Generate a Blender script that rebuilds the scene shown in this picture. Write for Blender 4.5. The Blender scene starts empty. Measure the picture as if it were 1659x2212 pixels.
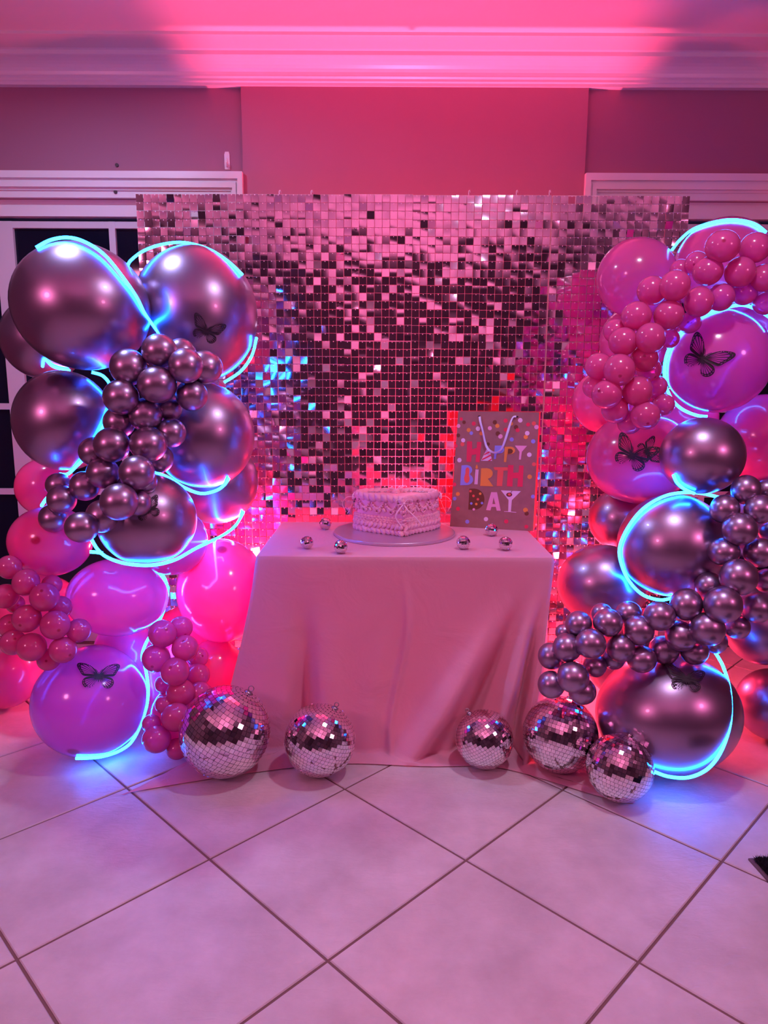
import bpy, bmesh, math, random
import numpy as np
from mathutils import Vector, Matrix, Euler
random.seed(7)
rng = np.random.default_rng(7)
R = math.radians
SC = bpy.context.scene
COL = SC.collection

# ------------------------------------------------------------------ camera
F = 1550.0; CX = 829.5; CY = 1106.0
HC = 1.306; PITCH = math.atan(271.0 / 1550.0); ROLL = R(0.25)
_f = Vector((0, math.cos(PITCH), -math.sin(PITCH)))
_r0 = Vector((1, 0, 0)); _u0 = Vector((0, math.sin(PITCH), math.cos(PITCH)))
_r = _r0 * math.cos(ROLL) + _u0 * math.sin(ROLL)
_u = _u0 * math.cos(ROLL) - _r0 * math.sin(ROLL)
CAMP = Vector((0, 0, HC))
cam = bpy.data.cameras.new('camera'); camo = bpy.data.objects.new('camera', cam); COL.objects.link(camo)
camo.matrix_world = Matrix(((_r.x, _u.x, -_f.x, 0), (_r.y, _u.y, -_f.y, 0), (_r.z, _u.z, -_f.z, HC), (0, 0, 0, 1)))
cam.sensor_fit = 'VERTICAL'; cam.sensor_height = 36.0; cam.lens = F / 2212.0 * 36.0
cam.clip_start = 0.05; cam.clip_end = 100
SC.camera = camo

# ------------------------------------------------------------------ world, exposure
w = bpy.data.worlds.new('night'); SC.world = w; w.use_nodes = True
w.node_tree.nodes['Background'].inputs[0].default_value = (0.004, 0.005, 0.016, 1)
w.node_tree.nodes['Background'].inputs[1].default_value = 1.0
vs = SC.view_settings
vs.view_transform = 'Standard'; vs.look = 'None'; vs.exposure = 0.0; vs.gamma = 1.0; vs.use_curve_mapping = False

# ------------------------------------------------------------------ lights
def lamp(name, kind, loc, energy, color, size=0.1, size_y=None, target=None, spot=None, blend=0.5, shape='DISK', spread=None):
    d = bpy.data.lights.new(name, kind); d.energy = energy; d.color = color
    if kind == 'AREA':
        d.shape = shape; d.size = size
        if size_y: d.size_y = size_y
        if spread: d.spread = spread
    else:
        d.shadow_soft_size = size
    if kind == 'SPOT':
        d.spot_size = spot; d.spot_blend = blend
    o = bpy.data.objects.new(name, d); COL.objects.link(o); o.location = loc
    if target is not None:
        o.rotation_euler = (Vector(target) - Vector(loc)).to_track_quat('-Z', 'Y').to_euler()
    return o
PINK = (1.0, 0.065, 0.165)
HOT = (1.0, 0.05, 0.10)
# pink LED uplights behind the shimmer backdrop and behind the table
lamp('uplight_behind_backdrop', 'SPOT', (0.14, 3.325, 0.40), 700, PINK, 0.03, target=(0.14, 3.40, 2.7), spot=R(52), blend=0.45)
lamp('uplight_behind_table', 'SPOT', (0.06, 3.115, 0.45), 260, PINK, 0.03, target=(0.08, 3.00, 2.7), spot=R(52), blend=0.45)
lamp('floor_glow_behind_table', 'POINT', (-0.60, 3.09, 0.50), 48, HOT, 0.05)
lamp('floor_glow_behind_table', 'POINT', (0.93, 3.00, 0.44), 40, HOT, 0.05)
# ceiling downlights (cool) over the room
lamp('ceiling_lamp_cool', 'AREA', (-1.22, 2.55, 2.69), 16, (0.50, 0.62, 1.0), 0.16, target=(-1.15, 2.3, 0))
lamp('ceiling_lamp_room', 'AREA', (0.70, 1.70, 2.69), 17, (0.85, 0.72, 1.0), 0.16, target=(0.4, 1.3, 0))
# unseen pink fill lights added: one washing the ceiling behind the photographer, one on either side
lamp('fill_uplight_ceiling', 'SPOT', (0.2, -1.0, 0.9), 230, (1.0, 0.23, 0.50), 0.08, target=(0.1, -0.6, 2.7), spot=R(100), blend=0.8)
lamp('fill_light_left', 'AREA', (-2.45, -0.2, 2.2), 26, (1.0, 0.26, 0.50), 0.45, target=(0, 2.3, 0.3))
lamp('fill_light_right', 'AREA', (2.45, 0.2, 2.1), 17, (1.0, 0.25, 0.52), 0.40, target=(0, 2.3, 0.3))

# ------------------------------------------------------------------ pixel helpers (frame 1659 x 2212) used only to place real objects
def ray(px, py):
    return _f + _r * ((px - CX) / F) - _u * ((py - CY) / F)
def PZ(px, py, z): return CAMP + ray(px, py) * z                # at optical depth z
def PD(px, py, D):
    d = ray(px, py); return CAMP + d * (D / d.y)                # on the vertical plane y = D
def PF(px, py, h=0.0):
    d = ray(px, py); return CAMP + d * ((h - HC) / d.z)         # on the horizontal plane z = h
def ball_depth(px, py, r):                                      # depth of a sphere resting on the floor
    d = ray(px, py); return HC / max(0.05, -d.z + r / F)

# ------------------------------------------------------------------ materials
def newmat(name):
    m = bpy.data.materials.new(name); m.use_nodes = True
    nt = m.node_tree; nt.nodes.clear()
    out = nt.nodes.new('ShaderNodeOutputMaterial')
    return m, nt, out
def setp(b, **k):
    for n, v in k.items():
        n = n.replace('_', ' ')
        if n in b.inputs:
            b.inputs[n].default_value = v
def principled(name, col, rough=0.5, metal=0.0, coat=0.0, coat_rough=0.03, bump=None, var=None, spec=0.5, sheen=0.0, noise_scale=8.0):
    m, nt, out = newmat(name)
    b = nt.nodes.new('ShaderNodeBsdfPrincipled')
    setp(b, Base_Color=(*col, 1), Roughness=rough, Metallic=metal, Coat_Weight=coat, Coat_Roughness=coat_rough, Specular_IOR_Level=spec, Sheen_Weight=sheen)
    nt.links.new(b.outputs[0], out.inputs[0])
    if var or bump:
        tc = nt.nodes.new('ShaderNodeTexCoord')
    if var:
        n = nt.nodes.new('ShaderNodeTexNoise'); n.inputs['Scale'].default_value = noise_scale; n.inputs['Detail'].default_value = 6
        nt.links.new(tc.outputs['Object'], n.inputs['Vector'])
        r = nt.nodes.new('ShaderNodeValToRGB')
        r.color_ramp.elements[0].position = 0.3; r.color_ramp.elements[1].position = 0.7
        r.color_ramp.elements[0].color = (*[c * (1 - var) for c in col], 1)
        r.color_ramp.elements[1].color = (*[min(1, c * (1 + var)) for c in col], 1)
        nt.links.new(n.outputs['Fac'], r.inputs['Fac']); nt.links.new(r.outputs[0], b.inputs['Base Color'])
    if bump:
        sc_, st_, di_ = bump
        n2 = nt.nodes.new('ShaderNodeTexNoise'); n2.inputs['Scale'].default_value = sc_; n2.inputs['Detail'].default_value = 5
        nt.links.new(tc.outputs['Object'], n2.inputs['Vector'])
        bp = nt.nodes.new('ShaderNodeBump'); bp.inputs['Strength'].default_value = st_; bp.inputs['Distance'].default_value = di_
        nt.links.new(n2.outputs['Fac'], bp.inputs['Height']); nt.links.new(bp.outputs[0], b.inputs['Normal'])
    return m
def latex(name, col, spot, trans=0.5, clear=0.10):
    """translucent latex: diffuse + translucent + a little see-through, glossy skin, darker thick spot at the crown"""
    m, nt, out = newmat(name)
    b = nt.nodes.new('ShaderNodeBsdfPrincipled'); setp(b, Roughness=0.22, Specular_IOR_Level=0.5)
    tr = nt.nodes.new('ShaderNodeBsdfTranslucent'); tp = nt.nodes.new('ShaderNodeBsdfTransparent')
    tp.inputs[0].default_value = (min(1, col[0] * 1.1), col[1] * 1.6, col[2] * 1.5, 1)
    tc = nt.nodes.new('ShaderNodeTexCoord'); sx = nt.nodes.new('ShaderNodeSeparateXYZ')
    nt.links.new(tc.outputs['Object'], sx.inputs[0])
    rp = nt.nodes.new('ShaderNodeValToRGB')
    e = rp.color_ramp.elements; e[0].position = 0.990; e[0].color = (*col, 1); e[1].position = 0.997; e[1].color = (*spot, 1)
    nt.links.new(sx.outputs['Z'], rp.inputs['Fac'])
    nt.links.new(rp.outputs[0], b.inputs['Base Color']); nt.links.new(rp.outputs[0], tr.inputs['Color'])
    m1 = nt.nodes.new('ShaderNodeMixShader'); m1.inputs[0].default_value = trans
    nt.links.new(b.outputs[0], m1.inputs[1]); nt.links.new(tr.outputs[0], m1.inputs[2])
    m2 = nt.nodes.new('ShaderNodeMixShader'); m2.inputs[0].default_value = clear
    nt.links.new(m1.outputs[0], m2.inputs[1]); nt.links.new(tp.outputs[0], m2.inputs[2])
    # glossy skin over everything
    gl = nt.nodes.new('ShaderNodeBsdfGlossy'); gl.inputs['Roughness'].default_value = 0.12
    fr = nt.nodes.new('ShaderNodeFresnel'); fr.inputs[0].default_value = 1.4
    m3 = nt.nodes.new('ShaderNodeMixShader')
    nt.links.new(fr.outputs[0], m3.inputs[0]); nt.links.new(m2.outputs[0], m3.inputs[1]); nt.links.new(gl.outputs[0], m3.inputs[2])
    nt.links.new(m3.outputs[0], out.inputs[0])
    return m
def emission(name, col, st):
    m, nt, out = newmat(name)
    e = nt.nodes.new('ShaderNodeEmission'); e.inputs[0].default_value = (*col, 1); e.inputs[1].default_value = st
    nt.links.new(e.outputs[0], out.inputs[0]); return m

M = {}
M['wall'] = principled('wall_paint', (0.36, 0.155, 0.235), 0.75, bump=(60, 0.12, 0.004))
M['ceil'] = principled('ceiling_paint', (0.72, 0.66, 0.68), 0.55, bump=(40, 0.1, 0.004))
M['trim'] = principled('white_gloss_trim', (0.78, 0.72, 0.76), 0.28, bump=(30, 0.05, 0.003))
M['doorwhite'] = principled('door_white', (0.62, 0.58, 0.64), 0.4)
M['roomwall'] = principled('room_wall_paint', (0.13, 0.085, 0.10), 0.8)
M['grout'] = principled('grout', (0.19, 0.11, 0.10), 0.9, bump=(200, 0.3, 0.002))
M['screw'] = principled('dark_screw', (0.05, 0.03, 0.04), 0.4, metal=0.5)
M['glass'] = None
m, nt, out = newmat('night_window_glass')
b = nt.nodes.new('ShaderNodeBsdfPrincipled'); setp(b, Base_Color=(0.006, 0.007, 0.02, 1), Roughness=0.05, Specular_IOR_Level=0.35); nt.links.new(b.outputs[0], out.inputs[0]); M['glass'] = m
M['chrome'] = principled('chrome_mauve_balloon', (0.37, 0.265, 0.395), 0.35, metal=0.97, coat=0.35, coat_rough=0.05)
M['pink'] = latex('pink_latex_balloon', (0.95, 0.16, 0.52), (0.55, 0.02, 0.12), 0.5, 0.08)
M['pinkspot'] = M['pink']
M['pink'] = latex('pink_latex_balloon_plain', (0.95, 0.16, 0.52), (0.95, 0.16, 0.52), 0.5, 0.08)
M['pinksmallplain'] = latex('small_pink_latex_balloon_plain', (0.93, 0.13, 0.44), (0.93, 0.13, 0.44), 0.42, 0.20)
M['pinksmall'] = latex('small_pink_latex_balloon', (0.93, 0.13, 0.44), (0.45, 0.015, 0.09), 0.42, 0.20)
M['led'] = emission('neon_led_strip', (0.005, 0.15, 1.0), 60.0)
M['mirror'] = principled('mirror_tile_glass', (0.90, 0.84, 0.88), 0.04, metal=1.0)
M['sequin'] = principled('sequin_mirror_film', (0.84, 0.62, 0.76), 0.09, metal=1.0)
M['clearplastic'] = principled('sequin_backing_plastic', (0.86, 0.68, 0.72), 0.35)
M['core'] = principled('disco_core', (0.16, 0.12, 0.13), 0.6)
M['cap'] = principled('disco_cap_metal', (0.4, 0.33, 0.36), 0.3, metal=1.0)
M['icing'] = principled('pink_buttercream', (0.93, 0.47, 0.55), 0.55, bump=(90, 0.15, 0.003), spec=0.4)
M['pearl'] = principled('silver_pearl', (0.75, 0.68, 0.75), 0.2, metal=0.9)
M['board'] = principled('silver_foil_board', (0.62, 0.54, 0.64), 0.32, metal=0.75, bump=(60, 0.25, 0.002))
M['ribbonpink'] = principled('satin_ribbon', (0.95, 0.62, 0.74), 0.35, sheen=0.3)
M['ribbonwhite'] = principled('white_ribbon', (0.72, 0.72, 0.95), 0.4)
M['kraft'] = principled('kraft_paper', (0.34, 0.15, 0.14), 0.7, var=0.08, noise_scale=30)
M['redpaper'] = principled('red_paper_side', (0.85, 0.06, 0.07), 0.6)
M['black'] = principled('black_card', (0.018, 0.008, 0.02), 0.55)
M['table'] = principled('table_plastic', (0.5, 0.47, 0.47), 0.5)
M['steel'] = principled('stand_steel', (0.4, 0.36, 0.4), 0.35, metal=1.0)
M['matpile'] = principled('black_mat_pile', (0.012, 0.010, 0.018), 0.95)
M['matedge'] = principled('mat_rubber_edge', (0.16, 0.09, 0.10), 0.6)
M['knot'] = principled('balloon_knot_pink', (0.6, 0.05, 0.15), 0.4)
M['knotc'] = principled('balloon_knot_chrome', (0.3, 0.18, 0.22), 0.4, metal=0.8)
# tablecloth: pale pink woven polyester
m, nt, out = newmat('pink_tablecloth')
b = nt.nodes.new('ShaderNodeBsdfPrincipled'); setp(b, Base_Color=(0.74, 0.36, 0.46, 1), Roughness=0.72, Sheen_Weight=0.25, Specular_IOR_Level=0.25)
tc = nt.nodes.new('ShaderNodeTexCoord'); n = nt.nodes.new('ShaderNodeTexNoise'); n.inputs['Scale'].default_value = 5.5; n.inputs['Detail'].default_value = 5
n.inputs['Distortion'].default_value = 0.8
bp = nt.nodes.new('ShaderNodeBump'); bp.inputs['Strength'].default_value = 0.35; bp.inputs['Distance'].default_value = 0.025
nt.links.new(tc.outputs['Object'], n.inputs['Vector']); nt.links.new(n.outputs['Fac'], bp.inputs['Height'])
wv = nt.nodes.new('ShaderNodeTexNoise'); wv.inputs['Scale'].default_value = 700
bp2 = nt.nodes.new('ShaderNodeBump'); bp2.inputs['Strength'].default_value = 0.08; bp2.inputs['Distance'].default_value = 0.001
nt.links.new(tc.outputs['Object'], wv.inputs['Vector']); nt.links.new(wv.outputs['Fac'], bp2.inputs['Height']); nt.links.new(bp.outputs[0], bp2.inputs['Normal'])
nt.links.new(bp2.outputs[0], b.inputs['Normal'])
tr = nt.nodes.new('ShaderNodeBsdfTranslucent'); tr.inputs[0].default_value = (0.9, 0.45, 0.5, 1)
mx = nt.nodes.new('ShaderNodeMixShader'); mx.inputs[0].default_value = 0.12
nt.links.new(b.outputs[0], mx.inputs[1]); nt.links.new(tr.outputs[0], mx.inputs[2]); nt.links.new(mx.outputs[0], out.inputs[0]); M['cloth'] = m
# floor tile: beige porcelain with slate relief
m, nt, out = newmat('beige_slate_tile')
b = nt.nodes.new('ShaderNodeBsdfPrincipled'); setp(b, Roughness=0.42, Specular_IOR_Level=0.45)
tc = nt.nodes.new('ShaderNodeTexCoord'); geo = nt.nodes.new('ShaderNodeNewGeometry')
n1 = nt.nodes.new('ShaderNodeTexNoise'); n1.inputs['Scale'].default_value = 4.5; n1.inputs['Detail'].default_value = 7; n1.inputs['Roughness'].default_value = 0.62
nt.links.new(geo.outputs['Position'], n1.inputs['Vector'])
rp = nt.nodes.new('ShaderNodeValToRGB'); e = rp.color_ramp.elements
e[0].position = 0.32; e[0].color = (0.50, 0.44, 0.44, 1); e[1].position = 0.70; e[1].color = (0.68, 0.62, 0.62, 1)
nt.links.new(n1.outputs['Fac'], rp.inputs['Fac']); nt.links.new(rp.outputs[0], b.inputs['Base Color'])
mp = nt.nodes.new('ShaderNodeMapping'); mp.inputs['Scale'].default_value = (1, 2.2, 1)
nt.links.new(geo.outputs['Position'], mp.inputs['Vector'])
n2 = nt.nodes.new('ShaderNodeTexNoise'); n2.inputs['Scale'].default_value = 26; n2.inputs['Detail'].default_value = 6; n2.inputs['Distortion'].default_value = 1.2
nt.links.new(mp.outputs[0], n2.inputs['Vector'])
bp = nt.nodes.new('ShaderNodeBump'); bp.inputs['Strength'].default_value = 0.30; bp.inputs['Distance'].default_value = 0.006
nt.links.new(n2.outputs['Fac'], bp.inputs['Height']); nt.links.new(bp.outputs[0], b.inputs['Normal'])
nt.links.new(b.outputs[0], out.inputs[0]); M['tile'] = m

def paint(name, col, rough=0.6):
    if name not in M: M[name] = principled(name, col, rough)
    return M[name]

# ------------------------------------------------------------------ mesh helpers
def mesh(name, verts, faces, mat, smooth=False):
    me = bpy.data.meshes.new(name); me.from_pydata([tuple(v) for v in verts], [], [tuple(f) for f in faces]); me.update()
    if smooth: me.polygons.foreach_set('use_smooth', [True] * len(me.polygons))
    if mat is not None: me.materials.append(mat)
    return me
def link(name, me, parent=None, mw=None):
    o = bpy.data.objects.new(name, me); COL.objects.link(o)
    if parent is not None: o.parent = parent
    if mw is not None: o.matrix_local = mw
    return o
def empty(name, loc=(0, 0, 0)):
    o = bpy.data.objects.new(name, None); COL.objects.link(o); o.location = loc; o.empty_display_size = 0.05; return o
def tag(o, label=None, cat=None, group=None, kind=None):
    if label: o['label'] = label
    if cat: o['category'] = cat
    if group: o['group'] = group
    if kind: o['kind'] = kind
    return o
class MB:
    def __init__(s): s.v = []; s.f = []
    def add(s, verts, faces):
        b = len(s.v); s.v += [Vector(v) for v in verts]; s.f += [tuple(i + b for i in f) for f in faces]
    def box(s, a, b):
        x0, y0, z0 = a; x1, y1, z1 = b
        s.add([(x0, y0, z0), (x1, y0, z0), (x1, y1, z0), (x0, y1, z0), (x0, y0, z1), (x1, y0, z1), (x1, y1, z1), (x0, y1, z1)],
              [(0, 3, 2, 1), (4, 5, 6, 7), (0, 1, 5, 4), (1, 2, 6, 5), (2, 3, 7, 6), (3, 0, 4, 7)])
    def tube(s, pts, r, n=8, caps=True, flat=1.0):
        pts = [Vector(p) for p in pts]; rings = []
        t = (pts[1] - pts[0]).normalized(); up = Vector((0, 0, 1)) if abs(t.z) < 0.9 else Vector((1, 0, 0))
        nrm = (up - t * up.dot(t)).normalized()
        for i, p in enumerate(pts):
            t = (pts[min(i + 1, len(pts) - 1)] - pts[max(i - 1, 0)]).normalized()
            nrm = (nrm - t * nrm.dot(t))
            nrm = nrm.normalized() if nrm.length > 1e-6 else t.orthogonal().normalized()
            bn = t.cross(nrm); rr = r[i] if isinstance(r, (list, tuple)) else r
            rings.append([p + (nrm * math.cos(2 * math.pi * k / n) + bn * math.sin(2 * math.pi * k / n) * flat) * rr for k in range(n)])
        vs_ = [v for rg in rings for v in rg]; fs = []
        for i in range(len(pts) - 1):
            for k in range(n):
                fs.append((i * n + k, i * n + (k + 1) % n, (i + 1) * n + (k + 1) % n, (i + 1) * n + k))
        if caps:
            fs.append(tuple(range(n))[::-1]); fs.append(tuple(range((len(pts) - 1) * n, len(pts) * n)))
        s.add(vs_, fs)
    def ribbon(s, pts, w, side, th=0.0006):
        pts = [Vector(p) for p in pts]; side = Vector(side)
        vs_ = []; fs = []
        for i, p in enumerate(pts):
            t = (pts[min(i + 1, len(pts) - 1)] - pts[max(i - 1, 0)]).normalized()
            sd = (side - t * side.dot(t)).normalized(); nn = t.cross(sd)
            vs_ += [p - sd * w / 2 - nn * th, p + sd * w / 2 - nn * th, p + sd * w / 2 + nn * th, p - sd * w / 2 + nn * th]
        for i in range(len(pts) - 1):
            for k in range(4):
                fs.append((i * 4 + k, i * 4 + (k + 1) % 4, i * 4 + 4 + (k + 1) % 4, i * 4 + 4 + k))
        s.add(vs_, fs)
    def build(s, name, mat, parent=None, smooth=False, loc=None):
        me = mesh(name, s.v, s.f, mat, smooth)
        o = link(name, me, parent)
        if loc is not None: o.location = loc
        return o
def catmull(pts, n=8, closed=False):
    P = [Vector(p) for p in pts]; out_ = []
    m_ = len(P)
    for i in range(m_ if closed else m_ - 1):
        if closed: p0, p1, p2, p3 = P[(i - 1) % m_], P[i], P[(i + 1) % m_], P[(i + 2) % m_]
        else: p0, p1, p2, p3 = P[max(i - 1, 0)], P[i], P[i + 1], P[min(i + 2, m_ - 1)]
        for k in range(n):
            t = k / n
            out_.append(0.5 * ((2 * p1) + (p2 - p0) * t + (2 * p0 - 5 * p1 + 4 * p2 - p3) * t * t + (3 * p1 - p0 - 3 * p2 + p3) * t ** 3))
    if not closed: out_.append(P[-1])
    return out_
def sph(nu=16, nv=10, r=1.0, fn=None):
    vs_ = [(0, 0, r)]; fs = []
    for j in range(1, nv):
        th = math.pi * j / nv
        for i in range(nu):
            a = 2 * math.pi * i / nu; vs_.append((r * math.sin(th) * math.cos(a), r * math.sin(th) * math.sin(a), r * math.cos(th)))
    vs_.append((0, 0, -r))
    for i in range(nu): fs.append((0, 1 + i, 1 + (i + 1) % nu))
    for j in range(nv - 2):
        for i in range(nu):
            a = 1 + j * nu + i; b_ = 1 + j * nu + (i + 1) % nu; fs.append((a, a + nu, b_ + nu, b_))
    l = len(vs_) - 1
    for i in range(nu): fs.append((l, 1 + (nv - 2) * nu + (i + 1) % nu, 1 + (nv - 2) * nu + i))
    if fn: vs_ = [fn(Vector(v)) for v in vs_]
    return vs_, fs
def smooth(e0, e1, x):
    t = min(1, max(0, (x - e0) / (e1 - e0))); return t * t * (3 - 2 * t)
ORD = ['topmost', 'second', 'third', 'fourth', 'fifth', 'sixth', 'seventh', 'eighth', 'ninth', 'tenth', 'eleventh', 'twelfth', 'thirteenth', 'fourteenth',
       'fifteenth', 'sixteenth', 'seventeenth', 'eighteenth', 'nineteenth', 'twentieth', 'twenty-first', 'twenty-second', 'twenty-third', 'twenty-fourth',
       'twenty-fifth', 'twenty-sixth', 'twenty-seventh', 'twenty-eighth', 'twenty-ninth', 'thirtieth', 'thirty-first', 'thirty-second', 'thirty-third',
       'thirty-fourth', 'thirty-fifth', 'thirty-sixth', 'thirty-seventh', 'thirty-eighth', 'thirty-ninth', 'fortieth']

# ================================================================== THE ROOM
DW = 3.50            # back wall
X0, X1, Y0, ZC = -2.75, 2.75, -2.6, 2.735
def zat(py, D, px=CX): return PD(px, py, D).z
def xat(px, D, py): return PD(px, py, D).x
# floor: grout bed with single tiles laid on the diagonal
mb = MB(); mb.box((X0, Y0, -0.05), (X1, DW + 0.12, -0.004))
floor = mb.build('floor', M['grout']); tag(floor, kind='structure')
DG = 0.7184; TS = DG / math.sqrt(2); g = 0.0035
tx0, ty0 = PF(708, 2074).x, PF(708, 2074).y
hs = TS / 2 - g; bv = 0.0025
tme = mesh('tile', [(-hs, -hs, -0.004), (hs, -hs, -0.004), (hs, hs, -0.004), (-hs, hs, -0.004),
                    (-hs, -hs, -bv), (hs, -hs, -bv), (hs, hs, -bv), (-hs, hs, -bv),
                    (-hs + bv, -hs + bv, 0), (hs - bv, -hs + bv, 0), (hs - bv, hs - bv, 0), (-hs + bv, hs - bv, 0)],
           [(0, 1, 5, 4), (1, 2, 6, 5), (2, 3, 7, 6), (3, 0, 4, 7), (4, 5, 9, 8), (5, 6, 10, 9), (6, 7, 11, 10), (7, 4, 8, 11), (8, 9, 10, 11)], M['tile'])
def clip(poly, ax, val, keep_less):
    o_ = []
    for i in range(len(poly)):
        a, b_ = poly[i], poly[(i + 1) % len(poly)]
        ia = (a[ax] <= val) == keep_less; ib = (b_[ax] <= val) == keep_less
        if ia: o_.append(a)
        if ia != ib:
            t = (val - a[ax]) / (b_[ax] - a[ax]); o_.append((a[0] + (b_[0] - a[0]) * t, a[1] + (b_[1] - a[1]) * t))
    return o_
for i in range(-14, 15):
    for j in range(-14, 15):
        cx = tx0 + (i - j) * DG / 2; cy = ty0 + DG / 2 + (i + j) * DG / 2
        hd = DG / 2 - g * 1.42
        if cx + hd < X0 or cx - hd > X1 or cy + hd < Y0 or cy - hd > DW: continue
        if cx - hd >= X0 and cx + hd <= X1 and cy - hd >= Y0 and cy + hd <= DW:
            o = link('tile', tme, floor, Matrix.Translation((cx, cy, 0)) @ Matrix.Rotation(R(45), 4, 'Z') @ Matrix.Rotation(random.uniform(-0.0012, 0.0012), 4, 'X'))
        else:
            p = [(cx - hd, cy), (cx, cy - hd), (cx + hd, cy), (cx, cy + hd)]
            for ax, v, kl in ((0, X0, False), (0, X1, True), (1, Y0, False), (1, DW, True)):
                p = clip(p, ax, v, kl)
                if len(p) < 3: break
            if len(p) < 3: continue
            nn = len(p)
            link('tile', mesh('tile_cut', [(x, y, 0) for x, y in p] + [(x, y, -0.004) for x, y in p],
                              [tuple(range(nn))] + [(k, nn + k, nn + (k + 1) % nn, (k + 1) % nn) for k in range(nn)], M['tile']), floor)
# ceiling + walls
mb = MB(); mb.box((X0, Y0, ZC), (X1, DW + 0.12, ZC + 0.1)); tag(mb.build('ceiling', M['ceil']), kind='structure')
mb = MB(); mb.box((X0 - 0.1, Y0, -0.05), (X0, DW + 0.12, ZC + 0.1)); tag(mb.build('wall_left', M['roomwall']), kind='structure')
mb = MB(); mb.box((X1, Y0, -0.05), (X1 + 0.1, DW + 0.12, ZC + 0.1)); tag(mb.build('wall_right', M['roomwall']), kind='structure')
mb = MB(); mb.box((X0 - 0.1, Y0 - 0.1, -0.05), (X1 + 0.1, Y0, ZC + 0.1)); tag(mb.build('wall_front', M['roomwall']), kind='structure')
xl1 = xat(492, DW, 440); xr0 = xat(1297, DW, 440)      # door openings, inner edges beside the middle pier
zl = zat(432, DW); zr = zl
xco_l = xat(525, DW, 300); xco_r = xat(1264, DW, 300)  # outer corners of the casings
mb = MB()
mb.box((xl1, DW, 0), (xr0, DW + 0.12, ZC))             # pier between the doors
mb.box((X0, DW, zl), (xl1, DW + 0.12, ZC))
mb.box((xr0, DW, zl), (X1, DW + 0.12, ZC))
mb.box((xco_l, DW - 0.022, 0), (xco_r, DW, ZC))        # the pier stands slightly proud of the wall above the doors
tag(mb.build('wall_back', M['wall']), kind='structure')
# crown moulding: stepped profile swept along the back wall
zc0 = zat(188, DW - 0.02); 
prof = [(0, zc0), (-0.030, zc0), (-0.030, zc0 + 0.012), (-0.038, zc0 + 0.016), (-0.038, zc0 + 0.026), (-0.048, zc0 + 0.032)]
for k in range(7):
    a = k / 6; prof.append((-0.048 - 0.075 * (1 - math.cos(a * math.pi / 2)), zc0 + 0.036 + (ZC - 0.030 - zc0 - 0.036) * math.sin(a * math.pi / 2)))
prof += [(-0.130, ZC - 0.028), (-0.130, ZC - 0.012), (-0.150, ZC - 0.010), (-0.150, ZC), (0, ZC)]
def sweep_x(prof, xa, xb):
    n_ = len(prof)
    return [(xa, DW + y, z) for y, z in prof] + [(xb, DW + y, z) for y, z in prof], [(k, (k + 1) % n_, n_ + (k + 1) % n_, n_ + k) for k in range(n_)] + [tuple(range(n_))[::-1], tuple(range(n_, 2 * n_))]
v, f = sweep_x(prof, X0, X1); o = link('trim_1', mesh('trim_1', v, f, M['trim'])); tag(o, kind='structure')
mb = MB(); mb.box((X0, DW - 0.27, ZC - 0.012), (X1, DW - 0.15, ZC)); tag(mb.build('ceiling_shadow_step', M['ceil']), kind='structure')  # thin step standing in for a faint ceiling line and the backdrop's shadow edge
# door casings (stepped, mitred) -- left = trim_3, right = trim_4
zt = zat(374, DW - 0.03)
def casing(name, xout, sgn):
    mb = MB(); wtot = abs(xout - (xl1 if sgn < 0 else xr0)); xin = xl1 if sgn < 0 else xr0
    far = X0 if sgn < 0 else X1; htot = zt - zl
    steps = [(0, 0.28, 0.050), (0.28, 0.40, 0.036), (0.40, 0.62, 0.042), (0.62, 0.72, 0.028), (0.72, 1.0, 0.020)]
    for a, b_, d in steps:
        x_a = xout + sgn * wtot * a; x_b = xout + sgn * wtot * b_
        z_a = zt - htot * a; z_b = zt - htot * b_
        mb.box((min(x_a, far), DW - d, z_b), (max(x_a, far), DW, z_a))
        mb.box((min(x_a, x_b), DW - d, 0), (max(x_a, x_b), DW, z_b))
    tag(mb.build(name, M['trim']), kind='structure')
casing('trim_3', xco_l, -1); casing('trim_4', xco_r, 1)
# glazed doors in the two openings
def door(name, xa, xb, verts_px, hz, topz):
    D = DW + 0.045
    mb = MB(); mb.box((xa, DW + 0.02, zat(468, DW)), (xb, DW + 0.12, zl + 0.01))      # head jamb
    root = mb.build(name, M['trim']); tag(root, kind='structure')
    fr = MB()
    for x, wd in verts_px: fr.box((x - wd / 2, D, 0.0), (x + wd / 2, D + 0.045, topz))
    fr.box((xa, D + 0.002, topz - 0.03), (xb, D + 0.043, topz)); fr.box((xa, D + 0.002, 0), (xb, D + 0.043, 0.16))
    for z, wd in hz: fr.box((xa, D + 0.004, z - wd / 2), (xb, D + 0.041, z + wd / 2))
    fr.build('door_frame', M['doorwhite'], root)
    xs = sorted(x for x, _ in verts_px); zs = [0.16] + sorted(z for z, _ in hz) + [topz - 0.03]
    xs = [xa] + xs + [xb]
    for i in range(len(xs) - 1):
        if xs[i + 1] - xs[i] < 0.03: continue
        for j in range(len(zs) - 1):
            p = MB(); p.box((xs[i] + 0.003, D + 0.018, zs[j] + 0.003), (xs[i + 1] - 0.003, D + 0.024, zs[j + 1] - 0.003)); p.build('pane', M['glass'], root)
Dd = DW + 0.045
topz = zat(481, Dd)
hz = [(zat(878, Dd, 20), 0.03), (zat(1062, Dd, 20), 0.03)]
door('door_1', X0, xl1, [(xat(8, Dd, 500), 0.085), (xat(243, Dd, 520), 0.030), (xat(470, Dd, 520), 0.08), (xat(-420, Dd, 500), 0.08)], hz, topz)
door('door_2', xr0, X1, [(xat(1330, Dd, 520), 0.08), (xat(1560, Dd, 520), 0.03), (xat(1760, Dd, 500), 0.085)], hz, topz)
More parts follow.
